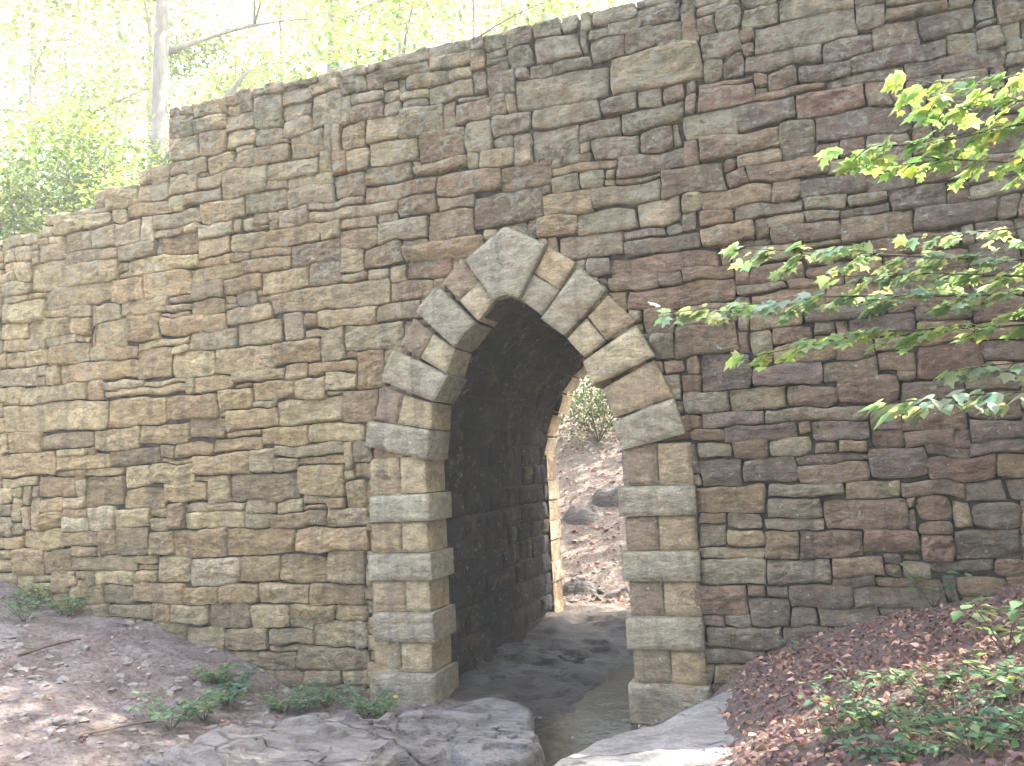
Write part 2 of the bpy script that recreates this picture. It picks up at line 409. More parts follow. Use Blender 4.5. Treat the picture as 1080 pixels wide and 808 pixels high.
tr(720, 0, 2.992, """225 55 540 138 g;190 165 415 218 g;60 100 190 172 g;0 125 52 215 p;435 120 590 180 d;595 75 750 145 b;535 150 835 208 d;755 45 930 110 d;650 10 830 50 b;548 25 645 85 g;840 105 915 170 p;165 25 300 80 g;105 50 160 100 g
;50 0 165 40 g;935 90 1000 150 g;1005 75 1077 130 p;360 285 575 360 r;577 275 670 340 b;450 228 665 280 d;355 195 530 228 d;45 265 230 345 r;180 312 355 400 d;0 350 178 430 g;45 425 305 492 b;312 380 412 485 g;420 350 705 432 d
;0 515 130 600 b;132 530 197 580 b;205 505 460 565 b;65 590 275 640 o;160 642 375 688 g;280 580 372 638 b;375 560 560 612 d;575 540 740 590 d;525 602 650 640 p;650 592 828 655 d;912 565 1077 620 w;735 640 1000 715 d;510 670 730 740 b
;1005 630 1077 690 d;50 700 230 768 o;235 680 370 705 b;380 660 505 700 g;280 705 500 765 b;600 740 875 800 r;875 710 930 770 g;0 670 50 725 d""")
tr(0, 0, 2.992, """640 405 712 485 b;715 410 795 465 p;905 420 1022 478 o;848 498 1000 562 p;540 550 620 605 p;700 530 840 605 p;665 480 740 530 g;530 430 630 490 p;590 492 655 540 g;635 625 762 700 o;485 660 632 715 g;575 580 692 628 b
;765 607 912 665 g;915 590 1050 640 g;970 645 1077 680 p;800 400 880 460 g;885 372 965 430 p;845 710 1015 770 o;730 730 843 795 p;620 750 728 808 p;490 740 618 800 b;830 255 895 290 w;980 290 1077 400 w;335 600 430 645 p;430 580 470 625 p
;520 500 585 550 b;180 680 260 725 p;262 665 340 705 p;345 650 405 690 p;405 640 530 680 b;100 715 170 750 p;0 740 75 780 p;215 728 290 780 g;290 710 358 780 g;360 698 440 775 g;440 690 480 755 w""")
tr(0, 270, 2.992, """205 20 370 85 p;100 20 200 90 p;38 25 95 70 p;400 0 620 45 p;140 92 340 160 p;22 140 137 185 p;0 85 80 125 p;345 70 448 140 o;450 60 587 130 o;637 25 755 68 o;760 0 918 35 b;838 38 980 95 p;983 20 1077 85 d;597 70 710 130 d
;712 70 828 115 o;858 95 1220 172 p;597 132 705 170 o;382 140 535 185 p;87 200 220 245 p;0 205 85 260 p;300 195 403 278 p;405 190 500 262 o;505 185 703 230 o;707 152 855 200 p;745 205 883 265 p;887 190 955 255 g;958 178 998 225 b
;1000 172 1077 215 p;10 265 137 295 p;137 245 235 278 g;450 250 583 288 p;590 235 743 290 g;150 278 285 335 o;75 298 150 335 p;15 305 75 345 p;340 282 438 325 o;440 290 537 385 b;538 310 670 375 p;675 280 850 355 p;853 265 1013 330 o
;1015 245 1072 310 g;190 335 438 390 o;0 350 110 410 g;68 412 280 465 p;320 410 580 442 p;285 375 435 408 p;610 375 728 430 o;730 360 890 392 p;897 340 967 380 o;970 325 1077 365 o;800 395 932 450 o;935 382 1020 440 p;1023 368 1077 415 p
;10 480 188 535 p;190 455 330 550 p;335 455 522 535 o;528 430 683 505 o;686 425 797 490 o;885 450 1060 528 p;717 485 875 550 o;592 515 713 575 b;445 525 590 590 o;300 545 442 600 p;22 552 130 615 o;132 570 297 608 d;830 545 972 595 o
;978 532 1077 580 p;552 580 672 632 o;675 562 825 605 o;860 597 1077 635 g;0 625 172 685 o;175 628 340 675 o;345 605 498 660 d;615 632 780 690 o;785 612 885 675 g;478 655 612 710 p;385 668 477 720 p;0 695 118 735 p;120 690 235 762 b
;267 690 383 790 b;735 685 940 770 d;942 660 1070 760 o;653 705 727 775 p;520 718 652 775 o;392 728 518 795 o""")
tr(0, 540, 3.0, """590 0 775 52 p;860 0 1030 30 b;475 55 540 130 p;370 55 470 130 d;545 58 705 130 o;715 65 935 130 o;937 45 1080 120 o;195 60 303 110 o;70 55 190 108 o;0 75 68 120 o;305 60 365 120 o;605 145 755 225 w;497 138 598 215 p
;225 140 425 185 d;130 115 222 190 b;40 122 128 195 b;760 140 878 220 o;880 150 1030 220 o;1033 125 1150 218 p;325 235 415 292 d;420 220 578 285 b;580 235 685 280 o;690 235 815 275 o;818 228 970 278 p;972 225 1080 275 o;335 298 480 345 d
;540 290 658 355 g;660 290 785 360 d;790 295 905 370 p;908 283 1060 340 o;990 347 1120 405 p;435 352 585 410 d;588 365 703 440 d;705 378 840 430 d;843 374 985 425 d;817 438 930 495 d;932 432 1085 495 d;720 442 815 490 d;840 502 963 575 d
;965 500 1068 545 d""")
tr(720, 270, 2.992, """0 215 170 312 b;385 142 640 200 d;215 172 378 225 o;60 325 225 420 d;228 340 435 408 d;437 322 610 380 b;612 297 737 365 b;743 280 943 388 r;945 255 1077 340 d;490 378 665 465 b;327 405 488 465 b;150 418 322 480 p;0 432 145 490 g
;0 330 55 370 b;0 375 55 425 r;270 472 590 520 g;50 493 265 528 d;160 532 370 578 d;410 540 588 590 d;590 545 703 600 r;270 580 408 622 g;590 607 770 700 d;706 545 860 600 b;775 602 910 630 d;915 582 1077 625 d;785 635 1010 698 r
;195 640 350 708 d;50 640 193 708 d;360 622 480 645 o;360 650 585 695 b;37 718 262 815 o;265 718 513 765 g;515 710 665 755 p;270 768 440 825 g;445 770 700 850 b;680 707 885 768 b;890 702 1030 770 d;0 40 158 85 b;160 32 210 80 b
;215 22 385 75 b;390 28 495 60 b;5 90 255 148 b;330 68 500 105 b""")
tr(720, 540, 3.0, """135 52 262 110 o;265 58 365 130 o;368 55 565 135 b;575 65 740 135 r;745 68 858 135 r;862 55 1080 148 d;55 145 265 215 g;268 142 472 213 g;475 147 650 213 b;0 232 200 328 b;200 262 338 368 d;340 228 545 293 d;550 240 830 300 d
;435 302 623 365 d;625 310 770 353 d;68 345 318 438 d;320 372 495 418 d;990 162 1080 215 r;790 160 985 200 d""")
tr(360, 220, 2.6925, """0 205 130 268 o;62 92 183 163 b;135 215 262 255 b;105 258 225 305 g;0 278 100 318 o;5 320 175 395 g;40 405 125 493 o;0 512 100 598 b;0 605 70 655 o;185 148 310 198 r;100 32 238 88 g;0 425 35 455 p;0 465 38 500 p
;640 83 805 155 g;768 112 1077 180 r;700 140 762 190 g;815 68 1010 108 d;805 208 970 280 r;755 195 900 225 b;975 218 1077 265 g;930 178 1077 205 g;875 348 945 422 g;950 322 1077 413 b;920 428 1020 465 b;940 470 1020 522 r;1022 428 1077 505 p
;975 528 1077 580 g;985 622 1077 655 b;910 665 1077 762 d""")
tr(360, 540, 3.0, """0 128 78 215 p;0 228 82 310 p;0 345 80 405 g;0 412 82 495 p;0 502 80 550 p;0 38 78 122 o""")

# --- arch opening and outline of the bridge
HALF, SPRING, RAD, ARC_C = .93, 2.22, 1.50, .57
def intrados(off=0.0, n=14):
    """left foot -> apex -> right foot, offset outwards"""
    r = RAD+off; cx_ = ARC_C
    a_end = math.acos(-cx_/r) if cx_ < r else math.pi/2
    pts = [(-HALF-off, -.35), (-HALF-off, SPRING)]
    for k in range(1, n+1):
        a = math.pi - (math.pi - a_end)*k/n
        pts.append((cx_+r*math.cos(a), SPRING+r*math.sin(a)))
    return pts + [(-x, z) for x, z in pts[-2::-1]]
def wall_top(x):
    s = 6.2
    if x < -3.9: s = 5.56 if x > -4.35 else 5.42 if x > -5.0 else 5.25 if x > -5.75 else 5.06 if x > -6.7 else 4.85 if x > -7.6 else 4.6
    return s
X0, X1 = -9.2, 9.0
def in_opening(x, z, off):
    if z <= SPRING: return abs(x) < HALF+off
    return (abs(x)+ARC_C)**2+(z-SPRING)**2 < (RAD+off)**2

bridge = empty('stone_bridge', (0, 0, 0), 'tall rubble stone bridge with a pointed arch of large dressed blocks over a small creek', 'bridge')

# packing on a grid of cells
DX, DZ = .035, .03
NXc, NZc = int((X1-X0)/DX), int(6.75/DZ); ZB = -.4
occ = np.zeros((NZc, NXc), bool)
for j in range(NZc):
    for i in range(NXc):
        x = X0+(i+.5)*DX; z = ZB+(j+.5)*DZ
        if in_opening(x, z, .22) or z > wall_top(x): occ[j, i] = True
blocked = occ.copy()
stones = []; raw = []
def zc(z): return int(round((z-ZB)/DZ))
def xc(x): return int(round((x-X0)/DX))
for (l, t_, r_, b_, k) in TR:
    xm, ym = (l+r_)/2, (t_+b_)/2
    c = on_wall(xm, ym)
    zt, zb_ = on_wall(xm, t_)[2], on_wall(xm, b_)[2]
    sl = (on_wall(xm+10, ym)[2]-c[2])/10           # the course is level: follow it to the ends
    dy = 0
    p1 = on_wall(xm, ym); dzdy = on_wall(xm, ym+1)[2]-p1[2]
    yl = ym - sl*(l-xm)/dzdy; yr = ym - sl*(r_-xm)/dzdy
    xl, xr = on_wall(l, yl)[0], on_wall(r_, yr)[0]
    raw.append([xl, xr, zb_, zt, k, l, r_])
merged = True
while merged:
    merged = False
    for p in raw:
        for q in raw:
            if p is q or abs(p[6]-q[5]) > 3 or min(abs(p[6]-360), abs(p[6]-720)) > 4: continue
            ov = min(p[3], q[3])-max(p[2], q[2])
            if ov > .55*min(p[3]-p[2], q[3]-q[2]):
                p[1] = q[1]; p[2] = (p[2]+q[2])/2; p[3] = (p[3]+q[3])/2; p[6] = q[6]; raw.remove(q); merged = True; break
        if merged: break
for (xl, xr, zb_, zt, k, _l, _r) in raw:
    i0, i1, j0, j1 = xc(xl), xc(xr), zc(zb_), zc(zt)
    i0, i1, j0, j1 = max(i0, 0), min(i1, NXc), max(j0, 0), min(j1, NZc)
    if i1-i0 < 2 or j1-j0 < 2: continue
    sub = occ[j0:j1, i0:i1]
    while sub.size and sub.any():
        fr = [sub[0].mean(), sub[-1].mean(), sub[:, 0].mean(), sub[:, -1].mean()]
        m = int(np.argmax(fr))
        if fr[m] == 0: i1 = i0; break
        if m == 0: j0 += 1
        elif m == 1: j1 -= 1
        elif m == 2: i0 += 1
        else: i1 -= 1
        sub = occ[j0:j1, i0:i1]
    if i1-i0 < 3 or j1-j0 < 3: continue
    occ[j0:j1, i0:i1] = True; stones.append([i0, i1, j0, j1, k])
def grow(lim, need):
    """let stones swell into gaps too narrow for a stone of their own"""
    for s_ in stones:
        for _ in range(lim):
            for side in range(4):
                i0, i1, j0, j1 = s_[:4]
                def strip(d):
                    if side == 0: return occ[j0:j1, i0-d:i0-d+1] if i0-d >= 0 else None
                    if side == 1: return occ[j0:j1, i1+d-1:i1+d] if i1+d <= NXc else None
                    if side == 2: return occ[j0-d:j0-d+1, i0:i1] if j0-d >= 0 else None
                    return occ[j1+d-1:j1+d, i0:i1] if j1+d <= NZc else None
                one = strip(1)
                if one is None or one.any(): continue
                if need:
                    hit = False
                    for d in (2, 3):
                        q = strip(d)
                        if q is None or q.mean() > .45: hit = True; break
                    if not hit: continue
                one[...] = True
                if side == 0: s_[0] -= 1
                elif side == 1: s_[1] += 1
                elif side == 2: s_[2] -= 1
                else: s_[3] += 1
grow(3, True)
n_traced = len(stones)
def pick(x, z):
    lf = np.clip((2.0-x)/7.0, 0, 1)  # paler picks leftward put the same glare into the stone colours
    wts = np.array([.12+.30*lf, .01+.03*lf, .20, .20+.20*lf, .28-.16*lf, .05-.04*lf, .22-.20*lf])
    if z > 4.6: wts = wts*np.array([1, 1.6, 1.8, .5, 1, .5, 1.6])
    if z < .9: wts = wts*np.array([.5, .4, 1, .8, 1.2, 1, 2.2])
    return str(rng.choice(list('pwgobrd'), p=wts/wts.sum()))
for j in range(NZc):
    for i in range(NXc):
        if occ[j, i]: continue
        run = 0
        while i+run < NXc and not occ[j, i+run] and run < 34: run += 1
        hh = int(np.clip(rng.normal(6.0, 2.0), 2, 10)); ww = int(np.clip(rng.gamma(4.5, .55)*hh*.85, 3, 30))
        if run-ww < 5: ww = run if run < 26 else run//2
        ww = min(ww, run); ww = max(ww, 1)
        # grow upward while the strip is free; prefer to meet a ledge
        h = 0
        while j+h < NZc and h < hh+2 and not occ[j+h, i:i+ww].any(): h += 1
        if h > hh and (j+h < NZc and not occ[j+h, i:i+ww].any()): h = hh
        h = max(h, 1)
        occ[j:j+h, i:i+ww] = True
        stones.append([i, i+ww, j, j+h, None])
thin = [q for q in stones if q[1]-q[0] < 2 or q[3]-q[2] < 2]
stones = [q for q in stones if not (q[1]-q[0] < 2 or q[3]-q[2] < 2)]
for q in thin: occ[q[2]:q[3], q[0]:q[1]] = False
grow(2, False)
st = Stones()
for (i0, i1, j0, j1, k) in stones:
    x0, x1, z0, z1 = X0+i0*DX, X0+i1*DX, ZB+j0*DZ, ZB+j1*DZ
    seen = -7.0 < x0 < 5.2
    kk = k or pick((x0+x1)/2, (z0+z1)/2)
    tl = .013*rng.uniform(-1, 1, 8)
    small = min(x1-x0, z1-z0) < .075
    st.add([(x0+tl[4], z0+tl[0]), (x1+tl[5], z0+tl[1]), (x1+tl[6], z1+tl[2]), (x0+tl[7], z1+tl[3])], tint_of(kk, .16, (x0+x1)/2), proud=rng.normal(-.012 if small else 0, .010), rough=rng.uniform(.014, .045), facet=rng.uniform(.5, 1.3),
           bulge=rng.uniform(-.004, .014), step=.019 if seen else .06, gap=rng.uniform(-.001, .006), pull=rng.uniform(.0, .016), edge=rng.uniform(.004, .009))
v, f, c = st.build(FRONT, warp=.019)
put('face_masonry', v, f, M_STONE, bridge, col=c)

# core of the bridge: everything behind the face stones
op = intrados(.05, 20)
outer = []
xs = [X1, -3.9, -3.9, -4.35, -4.35, -5.0, -5.0, -5.75, -5.75, -6.7, -6.7, -7.6, -7.6, X0]
zs = [6.2, 6.2, 5.56, 5.56, 5.42, 5.42, 5.25, 5.25, 5.06, 5.06, 4.85, 4.85, 4.6, 4.6]
outer = [(x, z-.035) for x, z in zip(xs, zs)]
op[0] = (op[0][0], -.5); op[-1] = (op[-1][0], -.5)
poly = [(X1, -.5)] + outer + [(X0, -.5)] + op
bm = bmesh.new()
fr = [bm.verts.new((x, .058, z)) for x, z in poly]; bk = [bm.verts.new((x, THICK-.03, z)) for x, z in poly]
bm.faces.new(fr); bm.faces.new(bk[::-1])
for k in range(len(poly)):
    a, b = k, (k+1) % len(poly); bm.faces.new([fr[b], fr[a], bk[a], bk[b]])
bmesh.ops.recalc_face_normals(bm, faces=bm.faces)
me = bpy.data.meshes.new('core'); bm.to_mesh(me); bm.free(); me.materials.append(M_MORTAR)
core = bpy.data.objects.new('core', me); COL.objects.link(core); core.parent = bridge

# parapet top: rough flat stones lying along the wall head
TOPMAP = lambda U, Vv, h: np.stack([U, Vv, np.array([wall_top(x) for x in U])-.03+h], 1)
for lo, hi in ((-7.6, -3.9), (-3.9, 6.5)):
    st = Stones(); x = lo
    while x < hi:
        w = rng.uniform(.25, .7); e0, e1 = x, min(x+w, hi)
        for b in (-4.35, -5.0, -5.75, -6.7):
            if e0 < b < e1-.01: e1 = b
        dep = rng.uniform(.35, .5)
        if e1-e0 > .08: st.add([(e0+.004, .03), (e1-.004, .03), (e1-.004, dep), (e0+.004, dep)], tint_of(str(rng.choice(list('gpdw')))), proud=rng.uniform(.0, .045), rough=.02, bulge=.03, step=.05, sink=.03, skirt=.06, pull=.03, edge=.03)
        x = e1
    v, f, c = st.build(TOPMAP); put('parapet_top', v, f, M_STONE, bridge, col=c)

# --- dressed stones round the opening
def W(pts, ox=360, oy=220, sc=2.6925):
    return [tuple(on_wall(ox+x/sc, oy+y/sc)[[0, 2]]) for x, y in pts]
def block(name, quad, tint, proud, skirt=.42, label=None, **kw):
    s = Stones(); tint = np.asarray(tint)*.72+.28*np.array((.42, .355, .25))*rng.uniform(.92, 1.06)
    s.add(quad, tint, proud=proud, rough=kw.pop('rough', .009), bulge=kw.pop('bulge', .003), sink=-proud+.012, skirt=skirt, edge=.016, step=.022, gap=.004, pull=kw.pop('pull', .002), facet=.22, **kw)
    v, f, c = s.build(FRONT, warp=.0014)
    o = put(name, v, f, M_BLOCK, bridge, col=c)
    if label: o['label'] = label
    return o
ring = []
kq = W([(437, 262), (510, 258), (587, 103), (355, 150)]); kt = W([(470, 52)])[0]; kb = W([(474, 250)])[0]
ring.append(block('keystone', kq, tint_of('g', .03), .075, top_mid=kt, bot_mid=kb))
big = [([(325, 398), (385, 325), (275, 218), (213, 292)], 'g'), ([(268, 550), (310, 475), (152, 398), (115, 490)], 'g'), ([(250, 715), (258, 628), (80, 600), (72, 675)], 'g'),
       ([(637, 365), (568, 315), (677, 165), (760, 232)], 'g'), ([(715, 507), (687, 435), (840, 330), (895, 420)], 'p'), ([(800, 688), (770, 605), (945, 535), (980, 640)], 'g')]
for q, k in big:
    q = [q[0], q[1], q[2], q[3]]
    w = W(q); a = np.array(w)
    if np.cross(a[1]-a[0], a[2]-a[0]) < 0: w = [w[1], w[0], w[3], w[2]]
    ring.append(block('voussoir', w, tint_of(k, .08), .06))
small = [([(335, 262), (392, 205), (345, 140), (287, 210)], 'b'), ([(390, 322), (437, 262), (392, 205), (335, 262)], 'p'),
         ([(225, 425), (262, 355), (207, 308), (165, 390)], 'b'), ([(300, 470), (325, 400), (262, 355), (225, 425)], 'p'),
         ([(160, 612), (178, 528), (118, 500), (95, 598)], 'b'), ([(258, 628), (262, 552), (178, 528), (160, 612)], 'y'),
         ([(570, 305), (508, 258), (546, 185), (622, 232)], 'g'), ([(622, 232), (548, 185), (587, 105), (668, 152)], 'o'),
         ([(690, 425), (640, 370), (698, 310), (752, 375)], 'p'), ([(752, 375), (700, 308), (758, 245), (838, 320)], 'o'),
         ([(775, 595), (740, 512), (890, 428), (945, 535)], 'o')]
for q, k in small:
    w = W(q); a = np.array(w)
    if np.cross(a[1]-a[0], a[2]-a[0]) < 0: w = [w[1], w[0], w[3], w[2]]
    ring.append(block('voussoir', w, tint_of(k, .08), .028))
ROWS = [2.25, 1.90, 1.64, 1.355, 1.10, .815, .545, .27, -.30]
WQ = 1.53
def quoins(inset, pr1):
    o_ = []
    for sx in (-1, 1):
        for k in range(8):
            z1, z0 = ROWS[k], ROWS[k+1]
            if sx > 0 and k == 6: z0 = .255
            if k % 2 == 1 or k == 7:       # long proud quoins
                xi, xo = HALF-inset-(.005 if k == 7 else 0), WQ+(.03 if k == 7 else rng.uniform(-.02, .03))
                q = [(-xo, z0), (-xi, z0), (-xi, z1), (-xo, z1)] if sx < 0 else [(xi, z0), (xo, z0), (xo, z1), (xi, z1)]
                o_.append(block('quoin', q, tint_of('g', .06)*(1.1 if k != 7 else .8), .07 if k == 7 else pr1, skirt=.46))
            else:
                cut = rng.uniform(1.15, 1.25); xi = HALF-.25*inset+.01
                for a, b, kk in ((xi, cut, 'y' if sx < 0 else 'b'), (cut, WQ, 'o')):
                    q = [(-b, z0), (-a, z0), (-a, z1), (-b, z1)] if sx < 0 else [(a, z0), (b, z0), (b, z1), (a, z1)]
                    o_.append(block('quoin', q, tint_of(kk, .08), .02, skirt=.42))
    return o_
def turn(o):
    o.rotation_euler = (0, 0, math.pi); o.location = (0, THICK, 0)
# the same dressed stones frame the far mouth of the passage
for o in ring:
    d = o.copy(); COL.objects.link(d); d.parent = bridge; turn(d); d.scale = (1.045, 1, 1.045); d.location.z = -.045*SPRING
quoins(.045, .055)
for o in quoins(.008, .04): turn(o)

# lining of the passage: masonry wrapped round the profile
prof = np.array(intrados(.025, 24)); seg = np.linalg.norm(np.diff(prof, axis=0), axis=1); S = np.concatenate([[0], np.cumsum(seg)])
def PROF(U, Vv, h):
    U = np.clip(U, 0, S[-1]-1e-6)
    x = np.interp(U, S, prof[:, 0]); z = np.interp(U, S, prof[:, 1])
    e = .06; U0, U1 = np.clip(U-e, 0, S[-1]), np.clip(U+e, 0, S[-1])
    tx = np.interp(U1, S, prof[:, 0])-np.interp(U0, S, prof[:, 0]); tzz = np.interp(U1, S, prof[:, 1])-np.interp(U0, S, prof[:, 1])
    L = np.hypot(tx, tzz)+1e-9; nx_, nz_ = tzz/L, -tx/L          # inward normal
    return np.stack([x+nx_*h, Vv, z+nz_*h], 1)
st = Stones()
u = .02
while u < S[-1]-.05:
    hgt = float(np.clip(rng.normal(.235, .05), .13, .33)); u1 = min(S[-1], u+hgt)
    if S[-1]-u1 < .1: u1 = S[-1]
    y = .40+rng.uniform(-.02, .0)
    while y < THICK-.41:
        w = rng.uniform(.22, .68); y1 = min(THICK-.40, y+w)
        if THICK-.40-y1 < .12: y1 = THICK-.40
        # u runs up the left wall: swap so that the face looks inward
        st.add([(u, y), (u, y1), (u1, y1), (u1, y)], tint_of(str(rng.choice(list('gbdobd'))))*np.array((.10, .105, .185)), proud=rng.normal(0, .008), rough=.014, bulge=.016, step=.04, gap=rng.uniform(.002, .006), pull=.008, sink=.05)  # tint cut down and blued: the passage's shade is painted into the stone
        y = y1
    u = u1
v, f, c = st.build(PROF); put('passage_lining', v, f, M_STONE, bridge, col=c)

# ------------------------------------------------------------------ rocks
def rock(name, outline, ztop, zbot, mat, label, cat, seed, tilt=(0, 0), rough=.06, edge=.18, group=None, n_r=26, n_a=96, strat=1.0):
    P = np.array(outline, float); c = P.mean(0)
    ang = np.arctan2(P[:, 1]-c[1], P[:, 0]-c[0]); rad = np.hypot(P[:, 0]-c[0], P[:, 1]-c[1]); o = np.argsort(ang)
    th = np.linspace(-math.pi, math.pi, n_a, endpoint=False)
    rr = np.interp(th, np.concatenate([ang[o]-2*math.pi, ang[o], ang[o]+2*math.pi]), np.tile(rad[o], 3))
    rr = rr*(1+.07*fbm(np.cos(th)*2.5, np.sin(th)*2.5, seed=seed, octs=4))
    t = np.linspace(0, 1, n_r)**.8
    x = c[0]+np.outer(t, rr*np.cos(th)); y = c[1]+np.outer(t, rr*np.sin(th))
    d = (1-t)[:, None]*rr[None]
    e = np.clip(d/edge, 0, 1); prof_ = np.sqrt(1-(1-e)**2)
    zt = ztop + tilt[0]*(x-c[0]) + tilt[1]*(y-c[1]) + rough*fbm(x*2.2, y*3.5, seed=seed+2, octs=5) + .35*rough*fbm(x*11, y*15, seed=seed+5, octs=3)
    lay = .018*strat; zt = zt*.3 + .7*(np.floor(zt/.055+.9*fbm(x*1.1+y*.6, y*1.6-x*.5, seed=seed+6))*.055+.027) if strat else zt
    z = zbot+(zt-zbot)*prof_
    v = [(c[0], c[1], zt[0].mean())]; V_ = np.stack([x[1:].ravel(), y[1:].ravel(), z[1:].ravel()], 1)
    V_ = np.concatenate([np.array(v), V_]); f = []
    m = n_a
    for k in range(m): f.append([0, 1+k, 1+(k+1) % m])
    for r in range(n_r-2):
        for k in range(m):
            a = 1+r*m+k; b = 1+r*m+(k+1) % m; f.append([a, a+m, b+m, b])
    loc = np.array([c[0], c[1], zbot])
    ob = link_mesh(name, V_-loc, f, mat); ob.location = tuple(loc)
    return tag(ob, label, cat, group)
def GZpt(px, py, z):
    d = ray(px, py); return (EYE + d*((z-EYE[2])/d[2]))[:2]
out = [GZpt(*p, .34) for p in [(565, 800), (605, 782), (640, 769), (700, 758), (742, 738), (770, 728), (800, 740)]] + [(2.1, -2.2), (1.9, -3.2), (1.3, -3.6), (.75, -3.2), (.60, -2.5)]
rock('rock_slab', out, .34, -.35, M_PALEROCK, 'broad pale flat rock slab at the right edge of the creek, below the leafy bank', 'rock', 41, tilt=(.10, -.02), rough=.035, edge=.10, strat=0)
out = [GZpt(*p, .12) for p in [(470, 742), (520, 728), (560, 740), (556, 762), (520, 785), (470, 800), (420, 806), (215, 806), (270, 790), (340, 775), (400, 764)]] + [(-.9, -3.0), (-1.6, -2.9)]
rock('rock_slab', out, .19, -.35, M_LEDGE, 'long ledged rock slab leading from the left foot of the arch toward the path', 'rock', 57, tilt=(-.10, -.07), rough=.09, edge=.07, n_r=44, n_a=140)
out = [GZpt(*p, .14) for p in [(488, 775), (520, 762), (552, 757), (570, 768), (566, 785), (540, 800), (500, 808)]]
rock('boulder', out, .12, -.3, M_LEDGE, 'rounded dark grey boulder beside the wet creek channel in front of the arch', 'rock', 63, rough=.07, edge=.09, n_r=36)
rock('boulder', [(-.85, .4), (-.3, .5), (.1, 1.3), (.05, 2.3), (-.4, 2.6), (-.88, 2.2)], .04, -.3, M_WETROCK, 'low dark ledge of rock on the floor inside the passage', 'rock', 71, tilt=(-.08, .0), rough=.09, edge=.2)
p = on_wall(640, 612, 6.6); rock('boulder', np.array([(-.95, -.5), (-.1, -.6), (.45, -.3), (.4, .3), (-.4, .6), (-1.0, .3)])*.75+p[:2], p[2]+.12, p[2]-.6, M_BROWNROCK, 'low brown boulder just beyond the far mouth of the arch', 'rock', 77, rough=.12, edge=.4)

for k, (px, py, Y, sc_) in enumerate([(612, 628, 5.7, .34), (655, 640, 5.4, .30), (618, 560, 8.0, .42), (654, 548, 8.6, .5)]):
    p = on_wall(px, py, Y); zt_ = tz(p[0], Y)
    rock('boulder', np.array([(-1, -.4), (-.2, -.7), (.8, -.5), (1, .2), (.2, .6), (-.8, .5)])*sc_+p[:2], zt_+.13*sc_/.34, zt_-.3, M_BROWNROCK, ['small brown rock at the left side of the creek past the far mouth', 'small brown rock at the right side of the creek past the far mouth', 'brown rock half way up the slope behind the arch, left one of two', 'brown rock half way up the slope behind the arch, right one of two'][k], 'rock', 90+k, rough=.08, edge=.2)

# water lying against the right foot of the arch
wx = np.linspace(-.6, 1.7, 24); wy = np.linspace(-3.2, 3.4, 60); WX, WY = np.meshgrid(wx, wy)
wv = np.stack([WX.ravel(), WY.ravel(), np.full(WX.size, -.045)], 1); k_ = (np.arange(59)[:, None]*24+np.arange(23)[None]).ravel()
water = link_mesh('water', wv, np.stack([k_, k_+1, k_+25, k_+24], 1), M_WATER); tag(water, kind='structure')

# ------------------------------------------------------------------ leaves, twigs, plants
LEAF_OVAL = np.array([(0, 0, 0), (.21, .2, .03), (.28, .42, .03), (.15, .76, -.02), (0, 1.1, -.09), (-.15, .76, -.02), (-.28, .42, .03), (-.21, .2, .03)])
LEAF_LOBE = np.array([(0, 0, 0), (.22, .08, .02), (.50, .16, -.02), (.36, .38, .03), (.55, .66, -.04), (.24, .66, .02), (0, 1.08, -.06), (-.24, .66, .02), (-.55, .66, -.04), (-.36, .38, .03), (-.50, .16, -.02), (-.22, .08, .02)])
LEAF_SIMPLE = np.array([(0, 0, 0), (.32, .45, .04), (0, 1.0, -.05), (-.32, .45, .04)])
class Leaves:
    def __init__(s): s.v = []; s.f = []; s.c = []; s.n = 0
    def add(s, pos, dirs, norms, sizes, cols, shape):
        """many leaves at once: midrib direction, face normal, length, colour"""
        pos, dirs, norms = [np.asarray(t, float) for t in (pos, dirs, norms)]; n = len(pos)
        if n == 0: return
        y = dirs/np.linalg.norm(dirs, axis=1, keepdims=True)
        x = np.cross(y, norms); x /= np.linalg.norm(x, axis=1, keepdims=True)+1e-9; z = np.cross(x, y)
        k = len(shape); L = np.asarray(sizes)[:, None, None]
        vv = pos[:, None]+L*(shape[None, :, 0, None]*x[:, None]+shape[None, :, 1, None]*y[:, None]+shape[None, :, 2, None]*z[:, None])
        s.v.append(vv.reshape(-1, 3)); s.c.append(np.repeat(np.asarray(cols), k, 0))
        s.f += (s.n + np.arange(n)[:, None]*k + np.arange(k)[None]).tolist(); s.n += n*k
    def done(s): return np.concatenate(s.v), s.f, np.concatenate(s.c)
def put_leaves(name, lv, mat, parent):
    v, f, c = lv.done(); return put(name, v, f, mat, parent, smooth=False, col=c)
def unit(n):
    d = rng.normal(size=(n, 3)); return d/np.linalg.norm(d, axis=1, keepdims=True)
def greens(n, base, var=.3, yel=0.0):
    b = np.tile(np.array(base), (n, 1))*(1+var*rng.uniform(-1, 1, (n, 1)))
    b[:, 0] *= 1+.25*rng.uniform(-1, 1, n)
    if yel > 0:
        m = rng.uniform(size=n) < yel; b[m] = b[m]*np.array([3.0, 1.8, 1.1])
    return b
